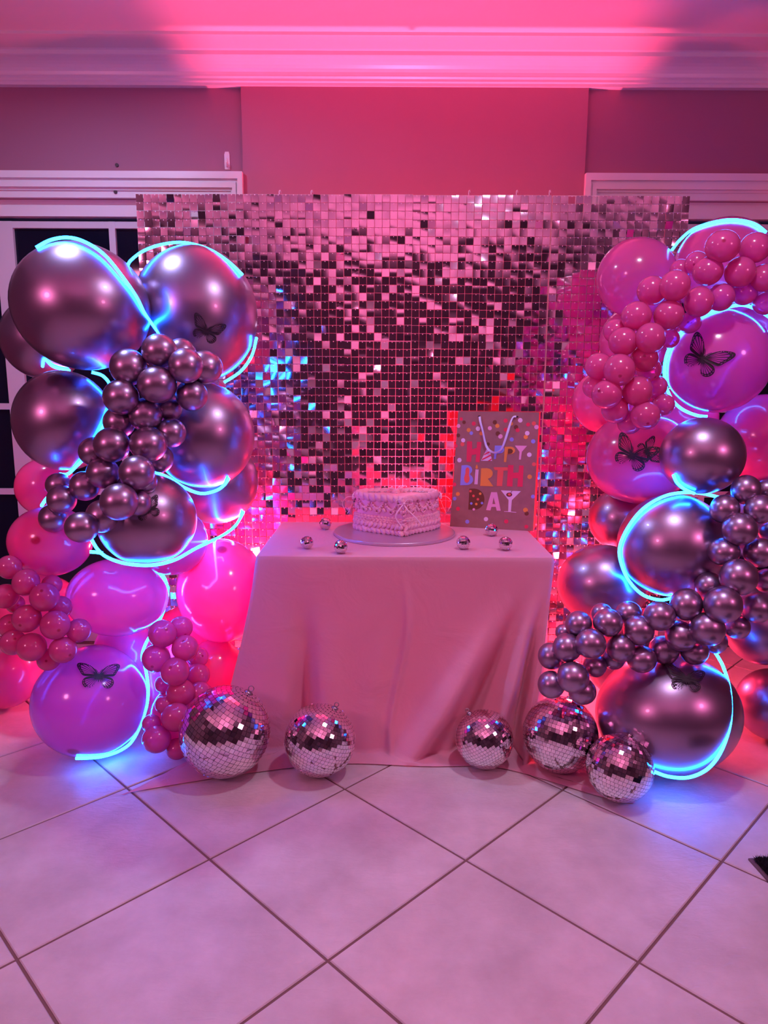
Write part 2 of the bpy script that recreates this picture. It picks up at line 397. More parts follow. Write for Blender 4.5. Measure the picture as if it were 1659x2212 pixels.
# small wall things
def disc(c, r, th, mat, name, n=14):
    mb = MB(); mb.tube([c + Vector((0, 0, 0)), c + Vector((0, -th, 0))], r, n); return mb.build(name, mat)
tag(disc(PD(253, 357, DW), 0.008, 0.006, M['screw'], 'wall_screw'), 'dark round screw head in the wall above the left door trim', 'screw')
tag(disc(PD(250, 415, DW - 0.020), 0.008, 0.006, M['screw'], 'wall_screw'), 'dark round screw head set in the left door trim', 'screw')
hk = empty('wall_hook', PD(491, 349, DW)); tag(hk, 'small white adhesive hook on the wall above the left door trim', 'hook')
mb = MB(); 
pts = [(-0.012, -0.036), (0.012, -0.036), (0.013, -0.02), (0.013, 0.03), (0.009, 0.042), (-0.009, 0.042), (-0.013, 0.03), (-0.013, -0.02)]
mb.add([(x, 0, z) for x, z in pts] + [(x * 0.9, -0.006, z * 0.96) for x, z in pts], [tuple(range(8, 16))[::-1]] + [(k, (k + 1) % 8, 8 + (k + 1) % 8, 8 + k) for k in range(8)])
mb.build('back_plate', M['trim'], hk)
mb = MB(); mb.tube(catmull([(0, -0.004, 0.012), (0, -0.010, -0.01), (0, -0.016, -0.026), (0, -0.024, -0.022), (0, -0.026, -0.010)], 5), 0.004, 8); mb.build('hook_arm', M['trim'], hk, True)

# ================================================================== SHIMMER BACKDROP
DB = 3.20
bd = empty('shimmer_backdrop', (0.1, DB, 0)); tag(bd, 'rose mirrored square sequin backdrop wall standing behind the table', 'backdrop')
bxl = xat(293, DB, 424); bxr = xat(1490, DB, 428); btop = zat(420, DB)
NPX, NPZ, NS = 8, 7, 9
PW = (bxr - bxl) / NPX; PH = (btop - 0.0) / NPZ; SW = PW / NS; SH = PH / NS
def rel(p): return Vector(p) - Vector((0.1, DB, 0))
mb = MB(); t_ = 0.0014
for i in range(NS + 1):
    x = -PW / 2 + PW * i / NS; mb.box((x - t_, 0.004, -PH / 2), (x + t_, 0.008, PH / 2))
    z = -PH / 2 + PH * i / NS; mb.box((-PW / 2, 0.0042, z - t_), (PW / 2, 0.0078, z + t_))
for i in range(NS):
    for j in range(NS):
        x = -PW / 2 + PW * (i + 0.5) / NS; z = -PH / 2 + PH * (j + 0.90) / NS
        mb.tube([(x, 0.005, z), (x, -0.0045, z)], 0.0021, 5)
pme = mesh('panel', mb.v, mb.f, M['clearplastic'])
panel_off = {}
for i in range(NPX):
    for j in range(NPZ):
        dx, dz, dy = random.uniform(-.0018, .0018), random.uniform(-.003, .001), random.uniform(0, 0.003)
        if i == 6: dx += 0.006
        panel_off[(i, j)] = (dx, dz, dy)
        c = Vector((bxl + PW * (i + 0.5) + dx, DB + dy, PH * (j + 0.5) + dz + (0.004 if j == 0 else 0)))
        link('panel', pme, bd, Matrix.Translation(rel(c)))
# sequin: a thin curled square of mirror film hanging from its peg
def sequin_mesh(cx_, cz_, tw):
    n_ = 3; hw = SW / 2 - 0.0011; hh = SH / 2 - 0.0011; vs_ = []; fs = []
    for j in range(n_):
        for i in range(n_):
            x = -hw + 2 * hw * i / 2; z = -hh + 2 * hh * j / 2
            y = cx_ * (x / hw) ** 2 + cz_ * (z / hh) ** 2 + tw * x * z / hw / hh
            vs_.append((x, y, z))
    for j in range(2):
        for i in range(2):
            a = j * 3 + i; fs.append((a, a + 1, a + 4, a + 3))
    ring = [0, 1, 2, 5, 8, 7, 6, 3]; b0 = 9
    vs_ += [vs_[k] for k in ring] + [(vs_[k][0], vs_[k][1] + 0.0004, vs_[k][2]) for k in ring] * 2
    fs += [(b0 + k, b0 + 8 + k, b0 + 8 + (k + 1) % 8, b0 + (k + 1) % 8) for k in range(8)] + [tuple(b0 + 16 + k for k in range(8))[::-1]]
    return vs_, fs
SV = [sequin_mesh(*p) for p in [(0.0005, 0, 0), (0, 0.0007, 0), (-0.0005, 0.0003, 0.0003), (0.0003, -0.0006, -0.0003), (0, 0, 0.0005), (0.0001, 0.0001, 0)]]
sme = []
for v, f in SV:
    me = mesh('sequin', v, f, M['sequin'], True); sme.append(me)
stuff = MB(); count = 0; cells = []
NX, NZ = NPX * NS, NPZ * NS
for kz in range(NZ - 1, -1, -1):
    for kx in range(NX):
        i, j = kx // NS, kz // NS
        if kz == NZ - 1 and kx in (56, 59): continue
        if random.random() < 0.0012: continue
        cells.append((kx, kz, i, j))
SVn = [(np.array(v), f) for v, f in SV]
sv_v, sv_f = [], []; vb = 0
for q, (kx, kz, i, j) in enumerate(cells):
    dx, dz, dy = panel_off[(i, j)]
    c = Vector((bxl + SW * (kx + 0.5) + dx, DB + dy - 0.0035, SH * (kz + 0.5) + dz + (0.004 if j == 0 else 0)))
    wild = random.random()
    lo = 1.0 - smooth(0.70, 0.86, kz / NZ)
    amp = (0.9 + 2.2 * lo) if wild < 0.58 else ((2.2 + 5.0 * lo) if wild < 0.93 else 8.5)
    rot = Euler((R(random.gauss(0, amp) - 0.4), R(random.gauss(0, 0.8)), R(random.gauss(0, amp * 0.8)))).to_matrix()
    k = random.randrange(6)
    if count < 300 and (kz >= NZ - 5):
        link('sequin', sme[k], bd, Matrix.Translation(rel(c)) @ rot.to_4x4()); count += 1
    else:
        a = SVn[k][0] @ np.array(rot).T + np.array(rel(c)); sv_v.append(a); sv_f += [tuple(x + vb for x in ff) for ff in SVn[k][1]]; vb += len(a)
me = mesh('sequins', np.concatenate(sv_v).tolist(), sv_f, M['sequin'], True); o = link('sequins', me, bd); tag(o, kind='stuff')
# stand: posts, cross bars and hooks along the top
for x in (bxl + 0.05, xat(1447, DB, 470), (bxl + bxr) / 2):
    mb = MB(); mb.tube([rel((x, DB + 0.035, 0.0)), rel((x, DB + 0.035, btop - 0.03))], 0.010, 10); mb.build('stand_post', M['steel'], bd, True)
mb = MB(); mb.tube([rel((bxl + 0.02, DB + 0.022, btop - 0.10)), rel((bxr - 0.02, DB + 0.022, btop - 0.10))], 0.008, 8); mb.build('cross_bar', M['steel'], bd, True)
for px in (603, 672, 1013, 1116, 1187):
    p = rel(PD(px, 416, DB)); mb = MB(); mb.tube(catmull([p + Vector((0, 0.004, -0.012)), p + Vector((0, 0.004, 0.006)), p + Vector((0.004, 0.006, 0.010)), p + Vector((0.006, 0.008, 0.002))], 4), 0.002, 6); mb.build('panel_hook', M['clearplastic'], bd, True)

# ================================================================== TABLE AND CLOTH
TH = 0.722; txl, txr, tyf, tyb = -0.448, 0.597, 2.425, 3.080
tb = empty('folding_table', ((txl + txr) / 2, (tyf + tyb) / 2, 0)); tag(tb, 'small rectangular folding table under the pink cloth', 'table')
tl = Vector(((txl + txr) / 2, (tyf + tyb) / 2, 0))
mb = MB(); mb.box((txl - tl.x + 0.012, tyf - tl.y + 0.012, TH - 0.036), (txr - tl.x - 0.012, tyb - tl.y - 0.012, TH - 0.004)); mb.build('tabletop', M['table'], tb)
for sx in (-1, 1):
    for sy in (-1, 1):
        mb = MB(); x = sx * ((txr - txl) / 2 - 0.09); y = sy * ((tyb - tyf) / 2 - 0.07); mb.tube([(x, y, 0), (x, y, TH - 0.036)], 0.014, 10); mb.build('leg', M['steel'], tb, True)
FLK = Vector((-0.60, 2.43, 0)); FLQ = PF(268, 1720); FRK = PF(1128, 1660); FRQ = PF(1374, 1737)
def make_cloth():
    rc = 0.016
    per = []   # (x, y, nx, ny)
    def side(a, b_, n_, nx, ny):
        for k in range(n_):
            t = (k + 0.5) / n_; per.append((a[0] + (b_[0] - a[0]) * t, a[1] + (b_[1] - a[1]) * t, nx, ny))
    def arc(cx_, cy_, a0, a1, n_=14):
        for k in range(n_):
            a = R(a0 + (a1 - a0) * (k + 0.5) / n_); per.append((cx_ + rc * math.cos(a), cy_ + rc * math.sin(a), math.cos(a), math.sin(a)))
    side((txl, tyb - rc), (txl, tyf + rc), 44, -1, 0); arc(txl + rc, tyf + rc, 180, 270)
    side((txl + rc, tyf), (txr - rc, tyf), 150, 0, -1); arc(txr - rc, tyf + rc, 270, 360)
    side((txr, tyf + rc), (txr, tyb - rc), 44, 1, 0); arc(txr - rc, tyb - rc, 0, 90, 6)
    side((txr - rc, tyb), (txl + rc, tyb), 40, 0, 1); arc(txl + rc, tyb - rc, 90, 180, 6)
    N = len(per)
    def gs(x, c, s_): return math.exp(-((x - c) / s_) ** 2)
    NT, NF = 46, 9
    rows = []
    def profile(x, y, nx, ny):
        col_ = []
        wl = gs(math.hypot(x - txl, y - tyf), 0, 0.085); wr = gs(math.hypot(x - txr, y - tyf), 0, 0.075)
        wlh = gs(math.hypot(x - txl, y - tyf), 0, 0.17); wrh = gs(math.hypot(x - txr, y - tyf), 0, 0.11)
        front = smooth(0.2, 0.9, -ny); back = smooth(0.2, 0.9, ny)
        kx_, ky_ = nx * 0.035, ny * 0.035
        # resting line on the floor, hem line
        hemx, hemy = nx * 0.085, ny * (0.105 + 0.012 * math.sin(x * 9)); 
        if back > 0.5: kx_, ky_, hemx, hemy = nx * 0.012, ny * 0.012, nx * 0.02, ny * 0.02
        if x > txr - 0.02 and y > tyf + 0.1: kx_, hemx = nx * 0.02, nx * 0.05
        # pulled corners
        kx_ = kx_ * (1 - wl) + (FLK.x - x) * wl; ky_ = ky_ * (1 - wl) + (FLK.y - y) * wl
        hemx = hemx * (1 - wlh) + (FLQ.x - x) * wlh; hemy = hemy * (1 - wlh) + (FLQ.y - y) * wlh
        kx_ = kx_ * (1 - wr) + (FRK.x - x) * wr; ky_ = ky_ * (1 - wr) + (FRK.y - y) * wr
        hemx = hemx * (1 - wrh) + (FRQ.x - x) * wrh; hemy = hemy * (1 - wrh) + (FRQ.y - y) * wrh
        if front > 0.5:       # hem broadens towards the spilled corners
            a = gs(x, txl, 0.20) * (1 - wl); hemx += -0.16 * a; hemy += -0.05 * a; kx_ += -0.05 * a; ky_ += 0.02 * a
            a = gs(x, txr, 0.15) * (1 - wr); hemx += 0.02 * a; hemy += -0.12 * a; kx_ += -0.05 * a; ky_ += -0.05 * a
        for k in range(NT + 1):
            t = k / NT
            e_ = t ** 1.25
            fx, fy = x + kx_ * e_, y + ky_ * e_
            z = TH - (TH - 0.012) * t
            # rounded table edge
            if t < 0.03: fx -= nx * 0.004 * (1 - t / 0.03); fy -= ny * 0.004 * (1 - t / 0.03)
            if front > 0:
                d = 0
                d += -0.048 * gs(x, txl + 0.17 + 0.015 * t, 0.030) * smooth(0.12, 1, t)        # deep valley beside the left disco ball
                d += 0.010 * gs(x, txl + 0.255 + 0.02 * t, 0.045) * smooth(0.15, 1, t)
                d += 0.008 * gs(x, txl + 0.075, 0.04) * smooth(0.05, 0.9, t)
                d += 0.010 * gs(x, 0.055 + 0.03 * math.sin(t * 5), 0.012) * smooth(0.0, 0.5, t) # pressed crease in the middle
                d += -0.014 * gs(x, 0.03 + 0.03 * math.sin(t * 5), 0.05) * smooth(0.2, 0.8, t)
                c1 = 0.50 - 0.40 * t ** 1.1; d += 0.045 * gs(x, c1, 0.055) * smooth(0.15, 0.8, t)      # diagonal folds from the right corner
                c2 = 0.545 - 0.26 * t ** 1.1; d += -0.034 * gs(x, c2, 0.032) * smooth(0.10, 0.7, t)
                c3 = 0.57 - 0.17 * t; d += 0.036 * gs(x, c3, 0.034) * smooth(0.10, 0.7, t) * (1 - 0.6 * smooth(0.6, 0.95, t))
                c4 = 0.59 - 0.085 * t; d += -0.055 * gs(x, c4, 0.024) * smooth(0.12, 0.8, t)
                d += 0.010 * math.sin(x * 23 + 2 * t) * smooth(0.3, 1, t) * gs(x, 0.0, 0.25)
                d -= 0.010 * math.sin(t * math.pi)
                d *= 1.9
                fy -= d * front * (1 - 0.7 * wl) * (1 - 0.5 * wr); 
            if abs(nx) > 0.5:
                d = 0.016 * math.sin(y * 26 + 1.5 * t) * smooth(0.1, 1, t); fx += nx * d
            col_.append((fx, fy, max(z, 0.012)))
        kxp, kyp, _ = col_[-1]
        qx, qy = x + hemx, y + hemy
        for k in range(1, NF + 1):
            t = k / NF
            px_, py_ = kxp + (qx - kxp) * t, kyp + (qy - kyp) * t
            z = 0.011 - 0.0065 * t + 0.012 * (1 - wl) * (1 - wr) * math.sin(px_ * 31 + py_ * 17) ** 2 * math.sin(math.pi * min(1, t * 1.0)) * 0.6 + 0.022 * (wl + wr) * max(0, math.sin((px_ - py_) * 24)) * math.sin(math.pi * t) * 0.5
            col_.append((px_, py_, max(z, 0.0045)))
        return col_
    cols = [profile(*p) for p in per]
    H_ = NT + NF + 1
    verts = [v for c in cols for v in c]; faces = []
    for i in range(N):
        for k in range(H_ - 1):
            a = i * H_ + k; b_ = ((i + 1) % N) * H_ + k; faces.append((a, a + 1, b_ + 1, b_))
    # top: inset rings to the centre
    cxm, cym = (txl + txr) / 2, (tyf + tyb) / 2
    prev = [i * H_ for i in range(N)]
    for fcr in (0.985, 0.93, 0.75, 0.45, 0.15):
        cur = []
        for i, p in enumerate(per):
            cur.append(len(verts)); verts.append((cxm + (p[0] - cxm) * fcr, cym + (p[1] - cym) * fcr, TH + (0.001 if fcr > 0.95 else 0.0015)))
        for i in range(N): faces.append((prev[i], prev[(i + 1) % N], cur[(i + 1) % N], cur[i]))
        prev = cur
    faces.append(tuple(prev))
    return verts, faces
v, f = make_cloth()
me = mesh('tablecloth', [Vector(p) - Vector((tl.x, tl.y, 0)) for p in v], f, M['cloth'], True)
bm = bmesh.new(); bm.from_mesh(me); bmesh.ops.recalc_face_normals(bm, faces=bm.faces); bm.to_mesh(me); bm.free()
cl = link('tablecloth', me); cl.location = (tl.x, tl.y, 0)
tag(cl, 'pale pink tablecloth draped over the table and pooling on the floor', 'tablecloth')
TT = TH + 0.0016

# ================================================================== DISCO BALLS
tile_mesh_v = [(-.5, -.5, 0), (.5, -.5, 0), (.5, .5, 0), (-.5, .5, 0), (-.5, -.5, -.16), (.5, -.5, -.16), (.5, .5, -.16), (-.5, .5, -.16)]
tile_mesh_f = [(0, 1, 2, 3), (0, 4, 5, 1), (1, 5, 6, 2), (2, 6, 7, 3), (3, 7, 4, 0)]
mt_me = mesh('mirror_tile', tile_mesh_v, tile_mesh_f, M['mirror'])
def disco(c, rad, axis, nring, label, group, singles=300, cap=True, spin=0.0):
    root = empty('disco_ball', (c.x, c.y, c.z - rad)); tag(root, label, 'disco ball', group)
    off = Vector((0, 0, rad)); rin = rad * 0.975
    vs_, fs = sph(32, 20, rin); me = mesh('core', vs_, fs, M['core'], True); o = link('core', me, root); o.location = off
    q = Vector((0, 0, 1)).rotation_difference(Vector(axis).normalized()).to_matrix() @ Matrix.Rotation(spin, 3, 'Z')
    vdir = (CAMP - c).normalized(); tiles = []
    dth = math.pi / nring; s_ = rad * dth
    for j in range(nring):
        th = (j + 0.5) * dth; circ = 2 * math.pi * rad * math.sin(th); n_ = max(3, int(round(circ / s_))); w_ = circ / n_
        ph0 = random.random()
        for i in range(n_):
            ph = 2 * math.pi * (i + ph0) / n_
            nrm = q @ Vector((math.sin(th) * math.cos(ph), math.sin(th) * math.sin(ph), math.cos(th)))
            tx_ = q @ Vector((-math.sin(ph), math.cos(ph), 0)); ty_ = nrm.cross(tx_)
            jit = Euler((random.gauss(0, 0.016), random.gauss(0, 0.016), 0)).to_matrix()
            m3 = Matrix((tx_, ty_, nrm)).transposed() @ jit @ Matrix.Diagonal((w_ * 0.93, s_ * 0.93, s_))
            tiles.append((nrm.dot(vdir), m3, off + nrm * rad))
    tiles.sort(key=lambda t: -t[0])
    for d, m3, p in tiles[:singles]:
        link('mirror_tile', mt_me, root, Matrix.Translation(p) @ m3.to_4x4())
    rest = tiles[singles:]
    base = np.array(tile_mesh_v); V_, F_ = [], []
    for k, (d, m3, p) in enumerate(rest):
        V_.append(base @ np.array(m3).T + np.array(p)); F_ += [tuple(x + 8 * k for x in ff) for ff in tile_mesh_f]
    o = link('mirror_tiles', mesh('mirror_tiles', np.concatenate(V_).tolist(), F_, M['mirror']), root); tag(o, kind='stuff')
    if cap:
        ax = q @ Vector((0, 0, 1)); p0 = off + ax * rad * 0.99
        mb = MB(); mb.tube([p0 - ax * 0.004, p0 + ax * 0.005, p0 + ax * 0.008], [rad * 0.10, rad * 0.09, rad * 0.03], 14); cp = mb.build('hanger_cap', M['cap'], root, True)
        sd = q @ Vector((1, 0, 0)); rr = rad * 0.06
        mb = MB(); mb.tube([p0 + ax * (0.008 + rr) + (sd * math.cos(a) + ax * math.sin(a)) * rr for a in [2 * math.pi * k / 16 for k in range(17)]], 0.0016, 6); mb.build('hanger_ring', M['cap'], cp, True)
    return root
GB = 'disco balls on the floor'
for px, py, r, ax, nr, lab in [
    (487, 1584, 97, (0.50, 0.15, 0.82), 30, 'largest mirrored disco ball, on the cloth at the left end of the row'),
    (691, 1603, 77, (0.42, 0.10, 0.90), 30, 'mirrored disco ball with a wire ring, just right of the largest one'),
    (1046, 1601, 62, (-0.50, 0.25, 0.80), 28, 'smallest floor disco ball, standing alone before the middle of the cloth'),
    (1210, 1591, 80, (0.30, 0.35, 0.86), 30, 'disco ball under the chrome balloon garland, behind the rightmost disco ball'),
    (1338, 1663, 71, (0.32, 0.25, 0.88), 26, 'rightmost disco ball, in front of the big chrome balloon on the floor')]:
    z = ball_depth(px, py, r); c = PZ(px, py, z); rad = r * z / F; c.z = rad + 0.008
    disco(c, rad, ax, nr, lab, GB)
for px, py, r, ax, lab in [
    (703, 1131, 13, (0.1, 0.2, 1), 'tiny disco ball at the back left of the table'),
    (663, 1172, 14, (-0.2, 0.1, 1), 'tiny disco ball nearest the left edge of the table'),
    (736, 1181, 15, (0.3, -0.4, 1), 'tiny disco ball against the front left of the cake board'),
    (1001, 1172, 15, (-0.1, 0.3, 1), 'tiny disco ball just right of the cake board'),
    (1062, 1144, 14, (0.2, 0.2, 1), 'tiny disco ball in front of the gift bag'),
    (1092, 1174, 15, (0, 0.3, 1), 'tiny disco ball nearest the right edge of the table')]:
    d = ray(px, py); z = (HC - TT) / (-d.z + r / F); c = PZ(px, py, z); rad = r * z / F; c.z = TT + rad * 0.99
    disco(c, rad, ax, 13, lab, 'tiny disco balls on the table', singles=0, cap=False)

# ================================================================== CAKE
bc = PF(852, 1153.5, TT); bc.y = 2.83; bc.x = PF(852, 1153.5, TT).x; brad = 0.243
bo = empty('cake_board', (bc.x, bc.y, TT)); tag(bo, 'round silver foil cake board under the heart cake', 'cake board')
mb = MB(); n_ = 72; th_ = 0.012
vs_ = []; fs = []
for rr, z in ((brad - 0.002, 0), (brad, 0.002), (brad, th_ - 0.002), (brad - 0.002, th_)):
    vs_ += [(rr * math.cos(2 * math.pi * k / n_), rr * math.sin(2 * math.pi * k / n_), z) for k in range(n_)]
for j in range(3):
    for k in range(n_): fs.append((j * n_ + k, j * n_ + (k + 1) % n_, (j + 1) * n_ + (k + 1) % n_, (j + 1) * n_ + k))
fs.append(tuple(range(n_))[::-1]); fs.append(tuple(range(3 * n_, 4 * n_)))
mb.add(vs_, fs); mb.build('board_disc', M['board'], bo)
CH = 0.138; cz0 = TT + th_
cake = empty('heart_cake', (PF(861, 1150, TT).x + 0.0, 2.845, cz0)); tag(cake, 'pink heart shaped cake with piped icing and ribbon bows', 'cake')
crot = Matrix.Rotation(R(7), 3, 'Z')
def heart(t, s_=1.0, z=0.0):
    x = 16 * math.sin(t) ** 3; y = 12.2 * math.cos(t) - 4.2 * math.cos(2 * t) - 1.6 * math.cos(3 * t) - 0.7 * math.cos(4 * t)
    k = 0.0102 * s_; p = crot @ Vector((x * k, (y + 2.0) * k * 0.95, 0)); p.z = z; return p
# arc-length table of the outline
HT = [heart(2 * math.pi * k / 720) for k in range(721)]
HL = [0.0]
for k in range(720): HL.append(HL[-1] + (HT[k + 1] - HT[k]).length)
def hat(u, s_=1.0, z=0.0):
    L = (u % 1.0) * HL[-1]; k = int(np.searchsorted(HL, L)) - 1; k = max(0, min(719, k)); t = (k + (L - HL[k]) / max(1e-9, HL[k + 1] - HL[k])) / 720 * 2 * math.pi
    return heart(t, s_, z)
def hframe(u, s_=1.0, z=0.0):
    p = hat(u, s_, z); t = (hat(u + 0.004, s_, z) - hat(u - 0.004, s_, z)).normalized(); n_ = Vector((-t.y, t.x, 0))
    if n_.dot(p - Vector((0, 0, z))) < 0: n_ = -n_
    return p, t, n_
NH = 160; vs_ = []; fs = []
for s_, z in ((1.0, 0), (1.0, CH - 0.012), (0.985, CH - 0.003), (0.96, CH), (0.5, CH), (0.1, CH)):
    vs_ += [hat(k / NH, s_, z) for k in range(NH)]
for j in range(5):
    for k in range(NH): fs.append((j * NH + k, j * NH + (k + 1) % NH, (j + 1) * NH + (k + 1) % NH, (j + 1) * NH + k))
fs.append(tuple(range(5 * NH, 6 * NH))); fs.append(tuple(range(NH))[::-1])
me = mesh('cake_body', vs_, fs, M['icing'], True)
bm = bmesh.new(); bm.from_mesh(me); bmesh.ops.recalc_face_normals(bm, faces=bm.faces); bm.to_mesh(me); bm.free()
link('cake_body', me, cake)
# one ridged piped shell, tapering along +x
def shell_fn(v):
    a = math.atan2(v.z, v.y); r_ = 1 + 0.16 * math.cos(7 * a)
    tp = 1.0 - 0.42 * (v.x * 0.5 + 0.5)
    return Vector((v.x * 1.25, v.y * r_ * tp, v.z * r_ * tp))
vs_, fs = sph(14, 8)
vs_ = [shell_fn(Vector((v[2], v[0], v[1]))) for v in vs_]
shell_me = mesh('icing_shell', vs_, fs, M['icing'], True)
def put_shells(n_, s_, z, size, name, tilt=0.0, up=0.0, alt=False, out=0.0):
    for k in range(n_):
        p, t, nn = hframe((k + 0.5) / n_, s_, z)
        upv = Vector((0, 0, 1)); sgn = -1 if (alt and k % 2) else 1
        x_ = (t * math.cos(tilt * sgn) + upv * math.sin(tilt * sgn)).normalized(); z_ = nn; y_ = z_.cross(x_)
        m4 = Matrix((x_, y_, z_)).transposed().to_4x4()
        sc_ = size * random.uniform(0.92, 1.08)
        link(name, shell_me, cake, Matrix.Translation(p + nn * out) @ m4 @ Matrix.Diagonal((sc_, sc_, sc_, 1)))
put_shells(34, 0.985, CH + 0.003, 0.0175, 'rim_swirl', 0.55)
put_shells(44, 1.0, 0.012, 0.0140, 'base_shell', 0.6, out=0.007)
put_shells(46, 1.0, 0.031, 0.0125, 'base_shell', -0.7, out=0.008)
put_shells(44, 1.0, 0.093, 0.0085, 'collar_shell', 0.9, out=0.003)
# ruffled bands round the lower side
def ruffle(z0, z1, amp, freq, out, ph):
    vs_ = []; fs = []; n_ = 520
    for k in range(n_):
        u = k / n_; p, t, nn = hframe(u, 1.0, 0)
        wv_ = math.sin(u * freq * 2 * math.pi + ph)
        for zz, ot in ((z0, out), ((z0 + z1) / 2, out + amp * 0.4 * (1 + wv_)), (z1, out * 0.3 + amp * (1 + wv_)), (z1 + 0.002, 0)):
            vs_.append(p + nn * ot + Vector((0, 0, zz + 0.003 * math.sin(u * freq * 2 * math.pi + ph + 1.0))))
    for k in range(n_):
        for j in range(3): fs.append((k * 4 + j, ((k + 1) % n_) * 4 + j, ((k + 1) % n_) * 4 + j + 1, k * 4 + j + 1))
    link('icing_ruffle', mesh('icing_ruffle', vs_, fs, M['icing'], True), cake)
ruffle(0.036, 0.047, 0.008, 62, 0.006, 0); ruffle(0.045, 0.056, 0.008, 55, 0.005, 1.2); ruffle(0.054, 0.064, 0.0075, 60, 0.003, 2.2)
# swags of piped rope hanging below the rim
NSW = 15
for k in range(NSW):
    for dep, r_, o_, nb in ((0.030, 0.0052, 0.005, 11), (0.047, 0.0036, 0.004, 15)):
        mb = MB()
        for i in range(nb):
            a = i / (nb - 1); u = (k + a) / NSW; p, t, nn = hframe(u, 1.0, CH - 0.012 - dep * math.sin(math.pi * a))
            sv_, sf_ = sph(8, 6, r_ * (0.75 + 0.35 * math.sin(math.pi * a))); mb.add([Vector(q) + p + nn * o_ for q in sv_], sf_)
        mb.build('icing_swag', M['icing'], cake, True)
mb = MB()
for k in range(150):
    p = hat((k + .5) / 150, 0.885, CH + 0.003); sv_, sf_ = sph(6, 4, 0.0032); mb.add([Vector(q) + p for q in sv_], sf_)
o = mb.build('pearl_trim', M['pearl'], cake, True); tag(o, kind='stuff')
def bow(u, s_, z, lab, tails, loops=0.024):
    p, t, nn = hframe(u, s_, z); p = p + nn * 0.012; mb = MB(); up = Vector((0, 0, 1))
    for sg in (-1, 1):
        lp = [p, p + t * sg * loops * 0.6 + up * loops * 0.7 + nn * 0.004, p + t * sg * loops * 1.3 + up * loops * 0.5 + nn * 0.008, p + t * sg * loops * 1.2 - up * loops * 0.1 + nn * 0.008, p + t * sg * loops * 0.5 - up * loops * 0.05 + nn * 0.004, p]
        mb.ribbon(catmull(lp, 6), 0.004, nn)
    for tl_ in tails:
        mb.ribbon(catmull([p] + [p + t * a + up * b_ + nn * c_ for a, b_, c_ in tl_], 7), 0.0045, t if abs(tl_[-1][1]) > abs(tl_[-1][0]) else up)
    sv_, sf_ = sph(8, 6, 0.005); mb.add([Vector(q) + p + nn * 0.003 for q in sv_], sf_)
    o = mb.build('ribbon_bow', M['ribbonpink'], cake, True)
ut = [k for k in range(720)]
u_tip = HL[360] / HL[-1]
def u_near(pt):
    return min(range(720), key=lambda k: (HT[k] - pt).length) / 720.0
def u_of(k): return HL[k] / HL[-1]
ktip = 360
bow(u_of(360), 0.97, CH - 0.008, 'front', [[(0.02, -0.02, 0.012), (0.034, -0.05, 0.014), (0.012, -0.085, 0.012)], [(-0.01, -0.02, 0.012), (-0.045, -0.055, 0.016), (-0.07, -0.085, 0.014)]])
kl = min(range(720), key=lambda k: HT[k].x); kr = max(range(720), key=lambda k: HT[k].x)
for kk, sg in ((kl, 1), (kr, -1)):
    p, t, nn = hframe(u_of(kk), 0.98, CH - 0.01)
    fw = -1 if t.y > 0 else 1            # towards the camera along the outline
    bow(u_of(kk), 0.98, CH - 0.012, 'side', [[(fw * 0.015, 0.004, 0.03), (fw * 0.03, -0.02, 0.05), (fw * 0.03, -0.055, 0.035)], [(fw * 0.01, -0.02, 0.01), (fw * 0.03, -0.045, 0.02), (fw * 0.04, -0.06, 0.03)]], 0.026)
bow(u_of(0), 0.95, CH + 0.010, 'back', [[(0.02, 0.012, 0.0), (0.04, 0.022, 0.0)], [(-0.015, 0.01, 0), (-0.03, 0.012, 0)]], 0.02)

# ================================================================== GIFT BAG
gBL = PF(972, 1137, TT); gBR = PF(1152, 1147.5, TT)
gTL = PD(989.8, 888, gBL.y + 0.004); gTR = PD(1165, 890.8, gBR.y + 0.006)
fd = (gBR - gBL); fd.z = 0; fd.normalize(); gn = Vector((fd.y, -fd.x, 0)); 
if gn.y > 0: gn = -gn
gdep = 0.115
bag = empty('gift_bag', ((gBL.x + gBR.x) / 2 - gn.x * gdep / 2, (gBL.y + gBR.y) / 2 - gn.y * gdep / 2, TT)); tag(bag, 'brown paper gift bag with colourful happy birthday lettering', 'gift bag')
BO = Vector(bag.location)
def fr_(s_, t_2, off=0.0):   # s across, t down from the top
    a = gTL.lerp(gTR, s_); b_ = gBL.lerp(gBR, s_); p = a.lerp(b_, t_2)
    bulge = 0.006 * math.sin(math.pi * s_) * math.sin(math.pi * min(1, t_2 * 1.1))
    return p + gn * (off + bulge) - BO
NB = 12; vs_ = []; fs = []
for j in range(NB + 1):
    for i in range(NB + 1): vs_.append(fr_(i / NB, j / NB))
for j in range(NB):
    for i in range(NB): a = j * (NB + 1) + i; fs.append((a, a + NB + 1, a + NB + 2, a + 1))
link('front_panel', mesh('front_panel', vs_, fs, M['kraft'], True), bag)
bk = lambda s_, t_2: (gTL.lerp(gTR, s_).lerp(gBL.lerp(gBR, s_), t_2)) - gn * (gdep * (0.62 + 0.38 * t_2)) - BO
link('back_panel', mesh('back_panel', [bk(0, 0), bk(1, 0), bk(1, 1), bk(0, 1)], [(0, 1, 2, 3)], M['redpaper']), bag)
link('bottom_panel', mesh('bottom_panel', [fr_(0, 1), fr_(1, 1), bk(1, 1), bk(0, 1)], [(0, 1, 2, 3)], M['kraft']), bag)
